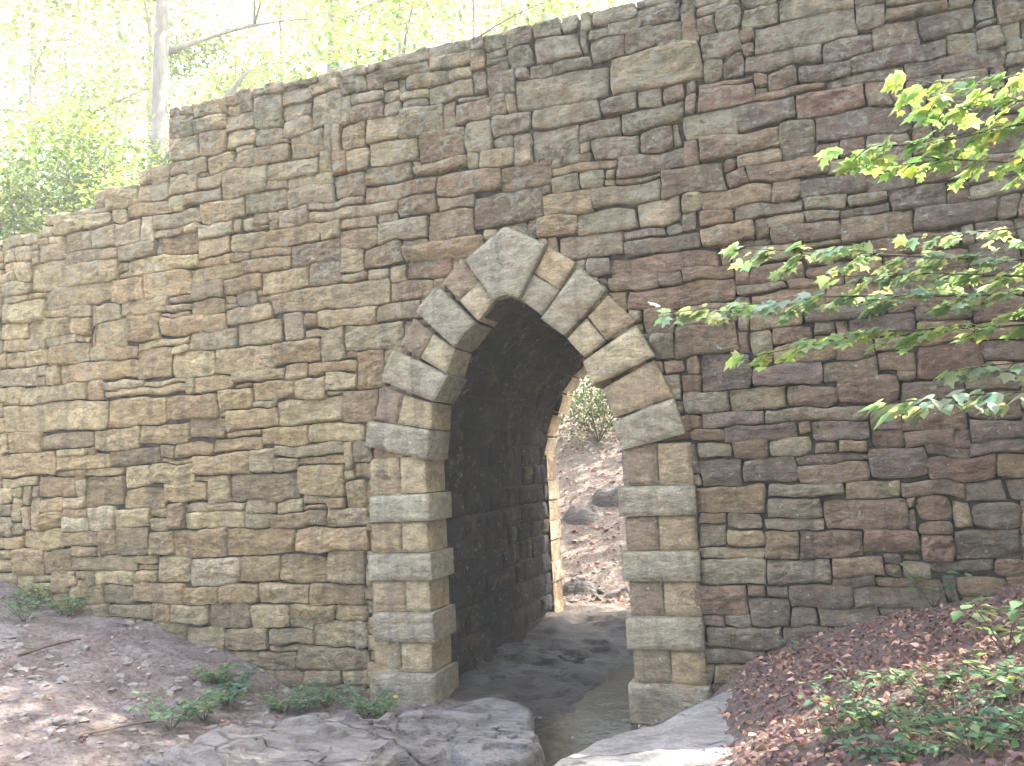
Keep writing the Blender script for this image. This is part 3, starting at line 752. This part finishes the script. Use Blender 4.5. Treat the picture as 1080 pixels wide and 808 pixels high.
def tube(pts, radii, seg=8, wob=0.0, seed=0):
    P = np.asarray(pts, float); n = len(P); V_ = []; F_ = []
    T = np.gradient(P, axis=0); T /= np.linalg.norm(T, axis=1, keepdims=True)+1e-9
    ref = np.array([0.31, .17, .93]) if abs(T[0][2]) < .8 else np.array([1.0, .2, 0])
    for k in range(n):
        a = np.cross(T[k], ref); a /= np.linalg.norm(a); b = np.cross(T[k], a)
        for j in range(seg):
            th_ = 2*math.pi*j/seg
            r_ = radii[k]*(1+wob*math.sin(3*th_+seed+k*.7))
            V_.append(P[k]+r_*(math.cos(th_)*a+math.sin(th_)*b))
    for k in range(n-1):
        for j in range(seg):
            F_.append([k*seg+j, k*seg+(j+1) % seg, (k+1)*seg+(j+1) % seg, (k+1)*seg+j])
    F_.append(list(range(seg))[::-1]); F_.append([(n-1)*seg+j for j in range(seg)])
    return np.array(V_), F_
class Tubes:
    def __init__(s): s.v = []; s.f = []; s.n = 0
    def add(s, *a, **k):
        v, f = tube(*a, **k); s.v.append(v); s.f += [[i+s.n for i in q] for q in f]; s.n += len(v)
    def done(s): return np.concatenate(s.v), s.f
def bez(a, b, bend, n=10):
    a, b, m = np.array(a, float), np.array(b, float), (np.array(a, float)+np.array(b, float))/2+np.array(bend, float)
    t = np.linspace(0, 1, n)[:, None]; return (1-t)**2*a+2*t*(1-t)*m+t*t*b

def tree(name, base, height, r0, lean, crown_lo, crown_r, n_clump, per, leaf, color, label, cat='tree', group=None, limbs=7, yel=.015, extra_limbs=()):
    base = np.array(base, float); t = empty(name, base, label, cat, group)
    top = base+np.array([lean[0], lean[1], height])
    ax_ = bez(base-np.array([0, 0, .3]), top, (rng.normal(0, .03*height), rng.normal(0, .03*height), 0), 14)
    tb = Tubes(); rad = r0*(1-.85*np.linspace(0, 1, 14)**1.1); rad[0] *= 1.35
    tb.add(ax_, rad, seg=10, wob=.05)
    ends = []
    for k in range(limbs):
        s_ = crown_lo+(1-crown_lo)*(k+.5)/limbs*.95; idx = int(s_*13); st_ = ax_[idx]
        az = k*2.4+rng.uniform(0, 1); L = crown_r*(1.05-.5*(s_-crown_lo))*rng.uniform(.75, 1.1)
        en = st_+np.array([math.cos(az)*L, math.sin(az)*L, L*rng.uniform(.1, .55)])
        p = bez(st_, en, (0, 0, L*.12), 8); tb.add(p, rad[idx]*.5*(1-.8*np.linspace(0, 1, 8)), seg=6)
        ends += [p[4], p[6], p[7]]
        for q in range(2):
            e2 = p[5]+unit(1)[0]*L*.45; p2 = bez(p[4], e2, (0, 0, .1*L), 5); tb.add(p2, rad[idx]*.2*(1-.8*np.linspace(0, 1, 5)), seg=5); ends.append(e2)
    for (f0, vec, rr) in extra_limbs:
        st_ = ax_[int(f0*13)]; p = bez(st_, st_+np.array(vec), (0, 0, -.1*abs(vec[0])), 9); tb.add(p, rr*(1-.7*np.linspace(0, 1, 9)), seg=7); ends.append(p[-1])
    put('trunk', *tb.done(), M_PALEBARK, t)
    ends.append(top); ends = np.array(ends); lv = Leaves()
    for k in range(n_clump):
        c_ = ends[rng.integers(len(ends))]+unit(1)[0]*crown_r*.33*rng.uniform(.2, 1.0)
        sz = crown_r*rng.uniform(.13, .26); n = int(per*rng.uniform(.6, 1.4))
        off = rng.normal(size=(n, 3))*np.array([sz, sz, sz*.45])
        d = unit(n); d[:, 2] = -abs(d[:, 2])*.5; nr = unit(n)*.7+np.array([0, 0, 1.0])
        lv.add(c_+off, d, nr, leaf*rng.uniform(.6, 1.25, n), greens(n, np.array(color)*rng.uniform(.7, 1.3), .3, yel), LEAF_SIMPLE)
    put_leaves('crown', lv, M_CROWN, t)
    return t
def col_at(px, Y):
    p = on_wall(px, 90, Y); return (p[0], Y, tz(p[0], Y))
GREEN = (.085, .13, .06); YG = (.12, .165, .075); DG = (.045, .075, .03)
F0 = 'trees on the wooded hillside behind the bridge'
tree('forest_tree', col_at(178, 7.5), 17, .26, (.2, .6), .45, 4.2, 110, 70, .17, YG, 'thick pale trunked tree rising just behind the step in the bridge parapet', group=F0,
     extra_limbs=[(.36, (2.2, .6, 2.3), .11)])
tree('forest_tree', col_at(345, 13), 19, .27, (.6, 1.0), .5, 4.4, 100, 70, .2, YG, 'straight pale trunk behind the middle of the left parapet', group=F0)
tree('forest_tree', col_at(505, 8), 12, .12, (-.1, .4), .35, 3.0, 80, 60, .15, GREEN, 'slim dark trunk close to where the parapet leaves the picture at the top', group=F0,
     extra_limbs=[(.5, (-2.6, .2, 1.1), .05)])
tree('forest_tree', col_at(38, 15), 18, .24, (-.5, .5), .4, 4.6, 110, 70, .2, YG, 'tall hazy trunk near the top left corner', group=F0)
tree('sapling', col_at(312, 9.5), 7.5, .05, (.1, .1), .55, 1.5, 45, 45, .14, YG, 'thin straight sapling behind the top of the wall, left of the pale trunk', cat='tree', group='saplings behind the wall', limbs=5)
tree('sapling', col_at(392, 8.5), 7.0, .045, (.4, .1), .5, 1.4, 40, 45, .13, GREEN, 'bent thin sapling behind the parapet, right of the pale straight trunk', cat='tree', group='saplings behind the wall', limbs=5)
tree('sapling', col_at(240, 11), 8.0, .06, (.2, .1), .5, 1.8, 45, 50, .15, YG, 'small sapling standing right of the thick trunk behind the step of the wall', cat='tree', group='saplings behind the wall', limbs=5)
tree('understory_tree', (*col_at(92, 5.4)[:2], 4.2), 4.6, .07, (.3, .2), .3, 1.9, 90, 70, .13, YG, 'small leafy understory tree with forked stems leaning over the low end of the wall', group=None, limbs=8,
     extra_limbs=[(.12, (-1.1, .2, 1.1), .05)])
tree('understory_tree', (*col_at(140, 7.0)[:2], 4.0), 5.5, .07, (-.2, .2), .2, 2.2, 110, 75, .14, GREEN, 'dense understory tree filling the gap left of the thick trunk', limbs=9)
tree('understory_tree', (*col_at(30, 8.5)[:2], 4.6), 6.5, .08, (-.2, .2), .25, 2.6, 120, 75, .15, YG, 'leafy understory tree at the left edge of the picture above the wall', limbs=9)
far = [(-60, 20), (10, 26), (70, 22), (120, 30), (160, 19), (215, 25), (265, 33), (300, 21), (375, 27), (420, 19), (455, 34), (540, 24), (575, 17), (640, 28), (-10, 38), (240, 42), (480, 44), (90, 44), (350, 46), (600, 44)]
for k, (px, Y) in enumerate(far):
    h = rng.uniform(17, 24)
    tree('forest_tree', col_at(px, Y), h, rng.uniform(.14, .24), (rng.normal(0, .6), rng.normal(0, .6)), .25, rng.uniform(3.6, 5.0), 42, 55, .30, [YG, GREEN, YG][k % 3],
         'distant sunlit forest tree half lost in the bright foliage above the wall', group='distant trees blending together on the hill')
tree('forest_tree', (6.2, 5.6, tz(6.2, 5.6)), 17, .26, (.3, -2.2), .5, 4.0, 150, 70, .2, GREEN, 'unseen tall tree added behind the right end of the bridge to dapple the foreground')  # out of view, added to break up the sun on the foreground
tree('forest_tree', (4.6, 9.2, tz(4.6, 9.2)), 8.5, .16, (-.3, 0), .4, 2.4, 60, 60, .16, GREEN, 'smaller unseen tree added behind the bridge to shade the foot of the slope beyond the arch')  # hidden by the bridge, added to shade the lower slope
tree('forest_tree', (4.6, 12.5, tz(4.6, 12.5)), 10.5, .2, (-.3, 0), .35, 3.0, 45, 60, .2, GREEN, 'unseen tree added on the slope behind the bridge to dapple the hillside seen through the arch')  # hidden by the bridge, added for dappled shade on the hillside
for k, (x, y) in enumerate([(-3, -20), (3, -17), (8, -14), (10.5, -9), (11, -4.5), (9, -21), (14, -10)]):  # trees out of view, added so light reaches the wall from above
    tree('forest_tree', (x, y, tz(x, y)), rng.uniform(13, 17), .24, (rng.normal(0, .5), rng.normal(0, .5)), .12, rng.uniform(4.2, 5.2), 85, 60, .34, DG, 'unseen tall dark woodland tree added on the near side of the creek to block low sky light', group='unseen woodland trees added to block low sky light', limbs=9)
# shrubs in the dark corner above the low wall
def shrub(name, base, h, r_, n, leaf, color, label, group=None, yel=.04, cat='shrub', shape=LEAF_SIMPLE):
    base = np.array(base, float); t = empty(name, base, label, cat, group); tb = Tubes(); lv = Leaves()
    for k in range(7):
        az = k*.9+rng.uniform(0, .5); e = base+np.array([math.cos(az)*r_*.8, math.sin(az)*r_*.8, h*rng.uniform(.5, 1)])
        p = bez(base, e, (0, 0, h*.15), 7); tb.add(p, .018*(1-.8*np.linspace(0, 1, 7)), seg=5)
        m = n//7; c_ = p[rng.integers(2, 7, m)]+rng.normal(size=(m, 3))*np.array([r_*.28, r_*.28, h*.16])
        lv.add(c_, unit(m), unit(m)*.8+np.array([0, 0, 1]), leaf*rng.uniform(.6, 1.2, m), greens(m, np.array(color)*rng.uniform(.7, 1.3), .3, yel), shape)
    put('stem', *tb.done(), M_TWIG, t); put_leaves('foliage', lv, M_CROWN, t); return t
p = on_wall(18, 215, 5.0); shrub('shrub', (p[0], 5.0, p[2]-1.0), 1.7, 1.3, 1500, .12, DG, 'dark shrub in the shade above the lowest left end of the wall')
p = on_wall(70, 190, 6.5); shrub('shrub', (p[0], 6.5, p[2]-1.0), 1.8, 1.5, 1500, .12, GREEN, 'green shrub behind the stepped stones at the left of the wall')
shrub('shrub', (5.7, -1.0, tz(5.7, -1.0)), 2.8, 1.0, 2200, .10, DG, 'unseen leafy shrub added on the right bank close to the wall to block side light')  # out of view, added to cut sky light from the right
shrub('shrub', (6.4, -2.6, tz(6.4, -2.6)), 3.0, 1.2, 2200, .10, DG, 'unseen leafy shrub added on the right bank behind the overhanging tree to block side light')  # second unseen shrub, added to darken the lower right of the wall
# hillside growth seen through the passage
p = on_wall(630, 440, 11.0); shrub('shrub', (p[0], 11.0, tz(p[0], 11.0)), 1.7, 1.3, 4200, .085, DG, 'dark green shrub on the slope framed by the top of the far opening')

# ------------------------------------------------------------------ tree that overhangs from the right
ot = empty('overhanging_tree', (5.3, -3.6, tz(5.3, -3.6)), 'young tree at the right edge reaching leafy sunlit boughs across the wall', 'tree')
b0 = np.array(ot.location)
trunk = bez(b0-np.array([0, 0, .3]), b0+np.array([-.3, -.5, 7.5]), (.15, .1, 0), 14); tr_r = .11*(1-.75*np.linspace(0, 1, 14))
v, f = tube(trunk, tr_r, 10, .05); put('trunk', v, f, M_BARK, ot)
def bough(tipline, dist0, dist1, width, nleaf, base_col, yel, leafsz, drop=.0, shape=LEAF_LOBE, src=.5, droop=.25):
    """tipline: pixel path from outside the frame to the tip; the bough is real wood from the trunk to that tip"""
    n = len(tipline); P = np.array([at_depth(px, py, dist0+(dist1-dist0)*k/(n-1)) for k, (px, py) in enumerate(tipline)])
    st_ = trunk[int(src*13)]
    path = np.concatenate([bez(st_, P[0], (0, 0, .15), 6)[:-1], P])
    # resample
    s_ = np.concatenate([[0], np.cumsum(np.linalg.norm(np.diff(path, axis=0), axis=1))]); q = np.linspace(0, s_[-1], 26)
    path = np.stack([np.interp(q, s_, path[:, k]) for k in range(3)], 1)
    tb = Tubes(); tb.add(path, .016*(1-.88*np.linspace(0, 1, 26)), seg=6); lv = Leaves()
    ax_ = path[-1]-path[8]; ax_ /= np.linalg.norm(ax_); side = np.cross(ax_, [0, 0, 1]); side /= np.linalg.norm(side)
    total = 0; n_tw = 26
    for k in range(n_tw):
        fr_ = .28+.72*(k+.5)/n_tw; c_ = path[min(25, int(fr_*25))]
        sg = 1 if k % 2 else -1; L = width*(1.15-.75*fr_)*rng.uniform(.6, 1.15)
        dirn = ax_*rng.uniform(.5, 1.0)+side*sg*rng.uniform(.6, 1.1)+np.array([0, 0, rng.uniform(-.22, .1)]); dirn /= np.linalg.norm(dirn)
        tw = bez(c_, c_+dirn*L-np.array([0, 0, drop]), (0, 0, .03), 6); tb.add(tw, .0045*(1-.7*np.linspace(0, 1, 6)), seg=4)
        m = max(3, int(nleaf*.68/n_tw)); tt = rng.uniform(.12, 1.03, m)
        pos = np.stack([np.interp(tt, np.linspace(0, 1, 6), tw[:, a]) for a in range(3)], 1)
        ls = np.where(rng.uniform(size=m) < .5, 1, -1)[:, None]
        dd = dirn*.9+np.cross(dirn, [0, 0, 1])*ls*rng.uniform(.4, 1.1, (m, 1))+np.stack([np.zeros(m), np.zeros(m), -droop*rng.uniform(0, 1.6, m)], 1)
        nr = np.array([0, 0, 1.0])+rng.normal(size=(m, 3))*.30
        lv.add(pos+rng.normal(size=(m, 3))*np.array([.02, .02, .012]), dd, nr, leafsz*.95*rng.uniform(.45, 1.25, m), greens(m, base_col, .3, yel*.35), shape)
    # terminal leaves
    m = 6; lv.add(np.repeat(path[-1:], m, 0)+rng.normal(size=(m, 3))*.02, ax_+rng.normal(size=(m, 3))*.4, np.array([0, 0, 1.0])+rng.normal(size=(m, 3))*.3, leafsz*rng.uniform(.7, 1.2, m), greens(m, np.array(base_col)*1.3, .2, yel), shape)
    bo = put('bough', *tb.done(), M_TWIG, ot)
    v, f, c = lv.done(); put('foliage', v, f, M_LEAF, bo, smooth=False, col=c)
    return bo
LG = (.27, .36, .18); BG = (.24, .315, .235)
bough([(1180, 40), (1080, 78), (1010, 92), (945, 82)], 4.2, 3.9, .42, 380, LG, .10, .085, src=.55)
bough([(1180, 120), (1090, 128), (990, 150), (885, 158)], 4.3, 4.0, .46, 560, LG, .07, .08, src=.5)
bough([(1170, 180), (1080, 172), (1000, 168), (940, 175)], 4.4, 4.2, .40, 420, LG, .06, .08, src=.45)
bough([(1180, 262), (1060, 275), (920, 268), (780, 262)], 4.5, 4.3, .50, 820, BG, .03, .075, src=.42)
bough([(1170, 300), (1040, 312), (880, 312), (705, 330)], 4.4, 4.1, .50, 900, BG, .03, .075, src=.4)
bough([(1170, 335), (1050, 345), (920, 350), (785, 378)], 4.4, 4.1, .44, 640, LG, .03, .075, src=.38)
bough([(1170, 395), (1090, 412), (1010, 418), (935, 425)], 4.0, 3.7, .36, 460, BG, .03, .09, src=.33, shape=LEAF_OVAL)
bough([(1180, 95), (1090, 105), (1020, 112), (975, 118)], 4.3, 4.15, .40, 300, LG, .08, .08, src=.52)
bough([(1170, 225), (1100, 238), (1030, 245), (960, 250)], 4.6, 4.5, .40, 300, BG, .03, .075, src=.44)
bough([(1170, 285), (1090, 292), (990, 288), (880, 292)], 4.6, 4.4, .46, 560, BG, .03, .075, src=.41)
bough([(1170, 372), (1100, 380), (1040, 386), (1000, 392)], 4.3, 4.2, .36, 240, BG, .03, .075, src=.36)
# the rest of the crown, above and to the right of the picture
lv = Leaves(); tb = Tubes()
for k in range(11):
    s_ = .5+.5*k/16; st_ = trunk[int(s_*13)]; az = k*2.4; L = rng.uniform(1.2, 2.2)
    e = st_+np.array([math.cos(az)*L+.5, math.sin(az)*L-.4, rng.uniform(.2, .9)])
    if e[0] < 4.9 and e[1] > -5.2: e[0] = 4.9+rng.uniform(0, .6)
    p = bez(st_, e, (0, 0, .2), 8); tb.add(p, .028*(1-.8*np.linspace(0, 1, 8)), seg=6)
    m = 120; c_ = p[rng.integers(3, 8, m)]+rng.normal(size=(m, 3))*np.array([.38, .38, .16])
    lv.add(c_, unit(m), np.array([0, 0, 1.0])+rng.normal(size=(m, 3))*.4, .09*rng.uniform(.6, 1.2, m), greens(m, LG, .3, .08), LEAF_LOBE)
bo = put('bough', *tb.done(), M_TWIG, ot); v, f, c = lv.done(); put('foliage', v, f, M_LEAF, bo, smooth=False, col=c)

# ------------------------------------------------------------------ small plants
def plant(name, base, h, n_stem, leaves, leaf, color, label, cat='plant', group=None, spread=.5, shape=LEAF_OVAL, yel=.03):
    base = np.array(base, float); t = empty(name, base, label, cat, group); tb = Tubes(); lv = Leaves()
    for k in range(n_stem):
        az = k*2*math.pi/n_stem+rng.uniform(-.5, .5); e = base+np.array([math.cos(az)*h*spread, math.sin(az)*h*spread, h*rng.uniform(.65, 1.0)])
        p = bez(base-np.array([0, 0, .02]), e, (0, 0, h*.25), 7); tb.add(p, .0035*(1-.7*np.linspace(0, 1, 7)), seg=4)
        m = max(2, leaves//n_stem); tt = rng.uniform(.35, 1.0, m); idx = np.clip((tt*6).astype(int), 0, 6)
        az2 = rng.uniform(0, 6.28, m); dd = np.stack([np.cos(az2), np.sin(az2), rng.uniform(-.35, .25, m)], 1)
        lv.add(p[idx]+dd*.01, dd, np.array([0, 0, 1.0])+rng.normal(size=(m, 3))*.3, leaf*rng.uniform(.6, 1.2, m), greens(m, color, .25, yel), shape)
    put('stem', *tb.done(), M_TWIG, t); v, f, c = lv.done(); put('foliage', v, f, M_LEAF, t, smooth=False, col=c); return t
PG = (.13, .205, .10); PB = (.10, .185, .115)
G1 = 'seedlings on the leafy right bank'
plant('seedling', ray_ground(985, 640), .36, 6, 40, .095, PG, 'sunlit seedling with pale leaves against the foot of the wall on the right bank', group=G1, spread=.8)
plant('seedling', ray_ground(1062, 690), .34, 6, 40, .10, PG, 'broad leaved seedling at the right edge, above the patch of ground cover', group=G1, spread=.7)
plant('seedling', ray_ground(838, 690), .14, 4, 9, .085, PB, 'small low seedling with blue green leaves where the wall meets the leaf litter', group=G1, spread=.9)
plant('weed', on_wall(772, 683, -.06), .16, 3, 12, .035, PG, 'tiny weed growing from a joint beside the right foot of the arch', spread=.3)
G2 = 'ground cover plants in the lower right corner'
gc = [(905, 735), (945, 725), (930, 765), (985, 745), (1010, 770), (970, 790), (1045, 745), (1060, 790), (915, 800), (1025, 800), (1075, 765), (890, 780), (955, 805), (1000, 722), (880, 755), (965, 770), (1050, 720), (1070, 735), (1035, 778), (905, 765), (990, 800)]
for k, (px, py) in enumerate(gc):
    plant('ground_cover_plant', ray_ground(px, py), rng.uniform(.10, .18), 7, 46, .055, PG if k % 2 else PB, 'leafy ground cover plant among the fallen leaves in the lower right corner', group=G2, spread=1.1)
G3 = 'low weeds at the foot of the left wall'
lw = [(40, 640), (70, 650), (25, 655), (225, 722), (250, 728), (240, 745), (300, 752), (325, 752), (345, 748), (400, 760), (385, 758), (180, 770), (215, 760)]
lab = ['the dirt bank at the far left below the wall', 'the foot of the wall left of the arch', 'the dirt beside the left base block of the arch', 'the dry path in front of the wall']
for k, (px, py) in enumerate(lw):
    a = 0 if px < 100 else 3 if py > 755 and px < 230 else 2 if px > 280 else 1
    plant('weed', ray_ground(px, py), rng.uniform(.18, .34), 12, 190, .058, PB if k % 3 else PG, 'low feathery green weeds on '+lab[a], group=G3+(' ' if a else ' ')+['far left', 'mid', 'near the arch', 'on the path'][a], spread=.9, shape=LEAF_SIMPLE)

def stick(name, p0, p1, r_, label):
    a, b = ray_ground(*p0), ray_ground(*p1); path = bez(a+np.array([0, 0, r_]), b+np.array([0, 0, r_*1.2]), (.03, .05, .03), 10)
    v, f = tube(path, r_*(1-.6*np.linspace(0, 1, 10)), 6, .12); loc = path[0]
    o = link_mesh(name, v-loc, f, M_TWIG); o.location = tuple(loc); return tag(o, label, 'stick')
stick('fallen_branch', (85, 778), (175, 762), .011, 'thin dead stick lying on the dirt path at the lower left')
stick('fallen_branch', (20, 693), (85, 676), .016, 'crooked dead branch on the dirt bank under the left end of the wall')
stick('fallen_branch', (1022, 790), (1078, 786), .008, 'pale bare twig lying over the ground cover in the lower right corner')
# ------------------------------------------------------------------ fallen leaves, pebbles
def scatter(n, xr, yr, dens):
    x = rng.uniform(*xr, n); y = rng.uniform(*yr, n); k = rng.uniform(size=n) < dens(x, y); return x[k], y[k]
PALL = np.array([(.17, .08, .05), (.22, .115, .07), (.11, .055, .045), (.28, .18, .12), (.085, .048, .046), (.13, .065, .055), (.07, .042, .04)])
def litter(name, x, y, size, label):
    n = len(x); z = terrain(x, y)+rng.uniform(.004, .03, n); lv = Leaves()
    d = unit(n); d[:, 2] *= .45; nr = np.array([0, 0, 1.0])+rng.normal(size=(n, 3))*.5
    cols = np.array((1.62, 1.62, 1.75))*PALL[rng.integers(0, len(PALL), n)]*(1+.35*rng.uniform(-1, 1, (n, 1)))
    sh = LEAF_OVAL.copy(); sh[:, 2] *= 3.5
    lv.add(np.stack([x, y, z], 1), d, nr, size*rng.uniform(.5, 1.3, n), cols, sh)
    v, f, c = lv.done(); o = link_mesh(name, v, f, M_LITTER, smooth=False, col=c); return tag(o, label, 'leaves', kind='stuff')
x, y = scatter(21000, (1.3, 6.0), (-5.2, -.08), lambda x, y: sstep(1.35, 2.2, x+.5*fbm(x*2, y*2, seed=77))*np.clip(.75+.7*fbm(x*3, y*3, seed=78), .12, 1))
litter('fallen_leaves', x, y, .046, 'brown and russet fallen leaves covering the right bank')
x, y = scatter(2600, (-7, 1.3), (-4.6, -.1), lambda x, y: np.clip(.35+.9*fbm(x*2, y*2, seed=79), 0, 1)*sstep(.25, .6, np.abs(x-.3)))
litter('fallen_leaves', x, y, .042, 'sparse dry leaves scattered over the dirt path on the left')
x, y = scatter(5000, (-6, 2), (4.6, 13), lambda x, y: np.clip(.6+.6*fbm(x, y, seed=80), 0, 1))
litter('fallen_leaves', x, y, .10, 'dry leaves on the sunlit slope beyond the arch')
def pebbles(name, x, y, smin, smax, label):
    V_ = []; F_ = []; n0 = 0
    ico = bmesh.new(); bmesh.ops.create_icosphere(ico, subdivisions=1, radius=1); bv = np.array([v.co[:] for v in ico.verts]); bf = [[v.index for v in f.verts] for f in ico.faces]; ico.free()
    zz = terrain(x, y)
    for k in range(len(x)):
        s_ = smin+(smax-smin)*rng.uniform()**3; sc_ = s_*np.array([rng.uniform(.8, 1.4), rng.uniform(.7, 1.2), rng.uniform(.4, .7)])
        a = rng.uniform(0, 6.28); ro = np.array([[math.cos(a), -math.sin(a), 0], [math.sin(a), math.cos(a), 0], [0, 0, 1]])
        q = (bv*(1+.25*rng.normal(size=(len(bv), 1)))*sc_)@ro.T+np.array([x[k], y[k], zz[k]])
        V_.append(q); F_ += [[i+n0 for i in f] for f in bf]; n0 += len(bv)
    return tag(link_mesh(name, np.concatenate(V_), F_, M_DEBRIS, smooth=False), label, 'gravel', kind='stuff')
x, y = scatter(6500, (-7, 1.2), (-5, -.05), lambda x, y: np.clip(.35+.9*fbm(x*1.6, y*1.6, seed=91), 0, 1))
pebbles('gravel', x, y, .006, .06, 'small stones strewn over the dirt at the foot of the left wall')
x, y = scatter(700, (-4, 2), (4.4, 11), lambda x, y: np.clip(.4+.9*fbm(x*1.2, y*1.2, seed=92), 0, 1))
pebbles('gravel', x, y, .02, .13, 'loose stones on the slope beyond the arch')

# ------------------------------------------------------------------ light, sky, air, camera
SUN_AZ, SUN_EL = 63.4, 54.0                       # azimuth from +Y toward +X
sx_, sy_, sz_ = math.sin(R(SUN_AZ))*math.cos(R(SUN_EL)), math.cos(R(SUN_AZ))*math.cos(R(SUN_EL)), math.sin(R(SUN_EL))
sl = bpy.data.lights.new('sun', 'SUN'); sl.energy = 2.5; sl.angle = R(.5); sl.color = (1.0, .95, .84)
so = bpy.data.objects.new('sun', sl); COL.objects.link(so); so.rotation_euler = Vector((sx_, sy_, sz_)).to_track_quat('Z', 'Y').to_euler()
w = bpy.data.worlds.new('World'); scene.world = w; w.use_nodes = True
nt = w.node_tree; bg = nt.nodes['Background']; sk = nt.nodes.new('ShaderNodeTexSky'); sk.sky_type = 'NISHITA'; sk.sun_disc = False
sk.sun_elevation = R(SUN_EL); sk.sun_rotation = R(SUN_AZ); sk.air_density = .8; sk.dust_density = 4.0; sk.ozone_density = .2; sk.altitude = 400
nt.links.new(sk.outputs[0], bg.inputs[0]); bg.inputs[1].default_value = .15

HAZE = .0035
if HAZE > 0:
    hz = NT('haze'); pv = hz.n.new('ShaderNodeVolumePrincipled'); pv.inputs['Color'].default_value = (1.0, .97, .84, 1); pv.inputs['Density'].default_value = HAZE; pv.inputs['Anisotropy'].default_value = .0
    hz.l.new(pv.outputs[0], hz.out.inputs['Volume'])
    a, b = np.array([-110, -60, -3.0]), np.array([70, 110, 60.0])
    vv = [(x, y, z) for z in (a[2], b[2]) for y in (a[1], b[1]) for x in (a[0], b[0])]
    hb = link_mesh('haze', np.array(vv, float), [[0, 2, 3, 1], [4, 5, 7, 6], [0, 1, 5, 4], [2, 6, 7, 3], [0, 4, 6, 2], [1, 3, 7, 5]], hz.m, smooth=False)
    tag(hb, 'pale sunlit haze filling the woodland air', 'haze', kind='stuff')

cam = bpy.data.cameras.new('camera'); co = bpy.data.objects.new('camera', cam); COL.objects.link(co)
cam.sensor_width = 36; cam.sensor_fit = 'HORIZONTAL'; cam.lens = 36*FPX/1080; cam.clip_start = .05; cam.clip_end = 1000
m = Matrix.Identity(4)
for k in range(3): m[k][0] = RT[k]; m[k][1] = UP[k]; m[k][2] = -FW[k]; m[k][3] = EYE[k]
co.matrix_world = m
scene.camera = co
vs = scene.view_settings; vs.view_transform = 'Standard'; vs.look = 'None'; vs.gamma = 1; vs.use_curve_mapping = False; vs.exposure = 3.65
cy = scene.cycles; cy.use_denoising = True; cy.max_bounces = 8; cy.diffuse_bounces = 2; cy.transmission_bounces = 4; cy.volume_bounces = 1; cy.sample_clamp_indirect = 6
try: cy.denoiser = 'OPENIMAGEDENOISE'
except Exception: pass
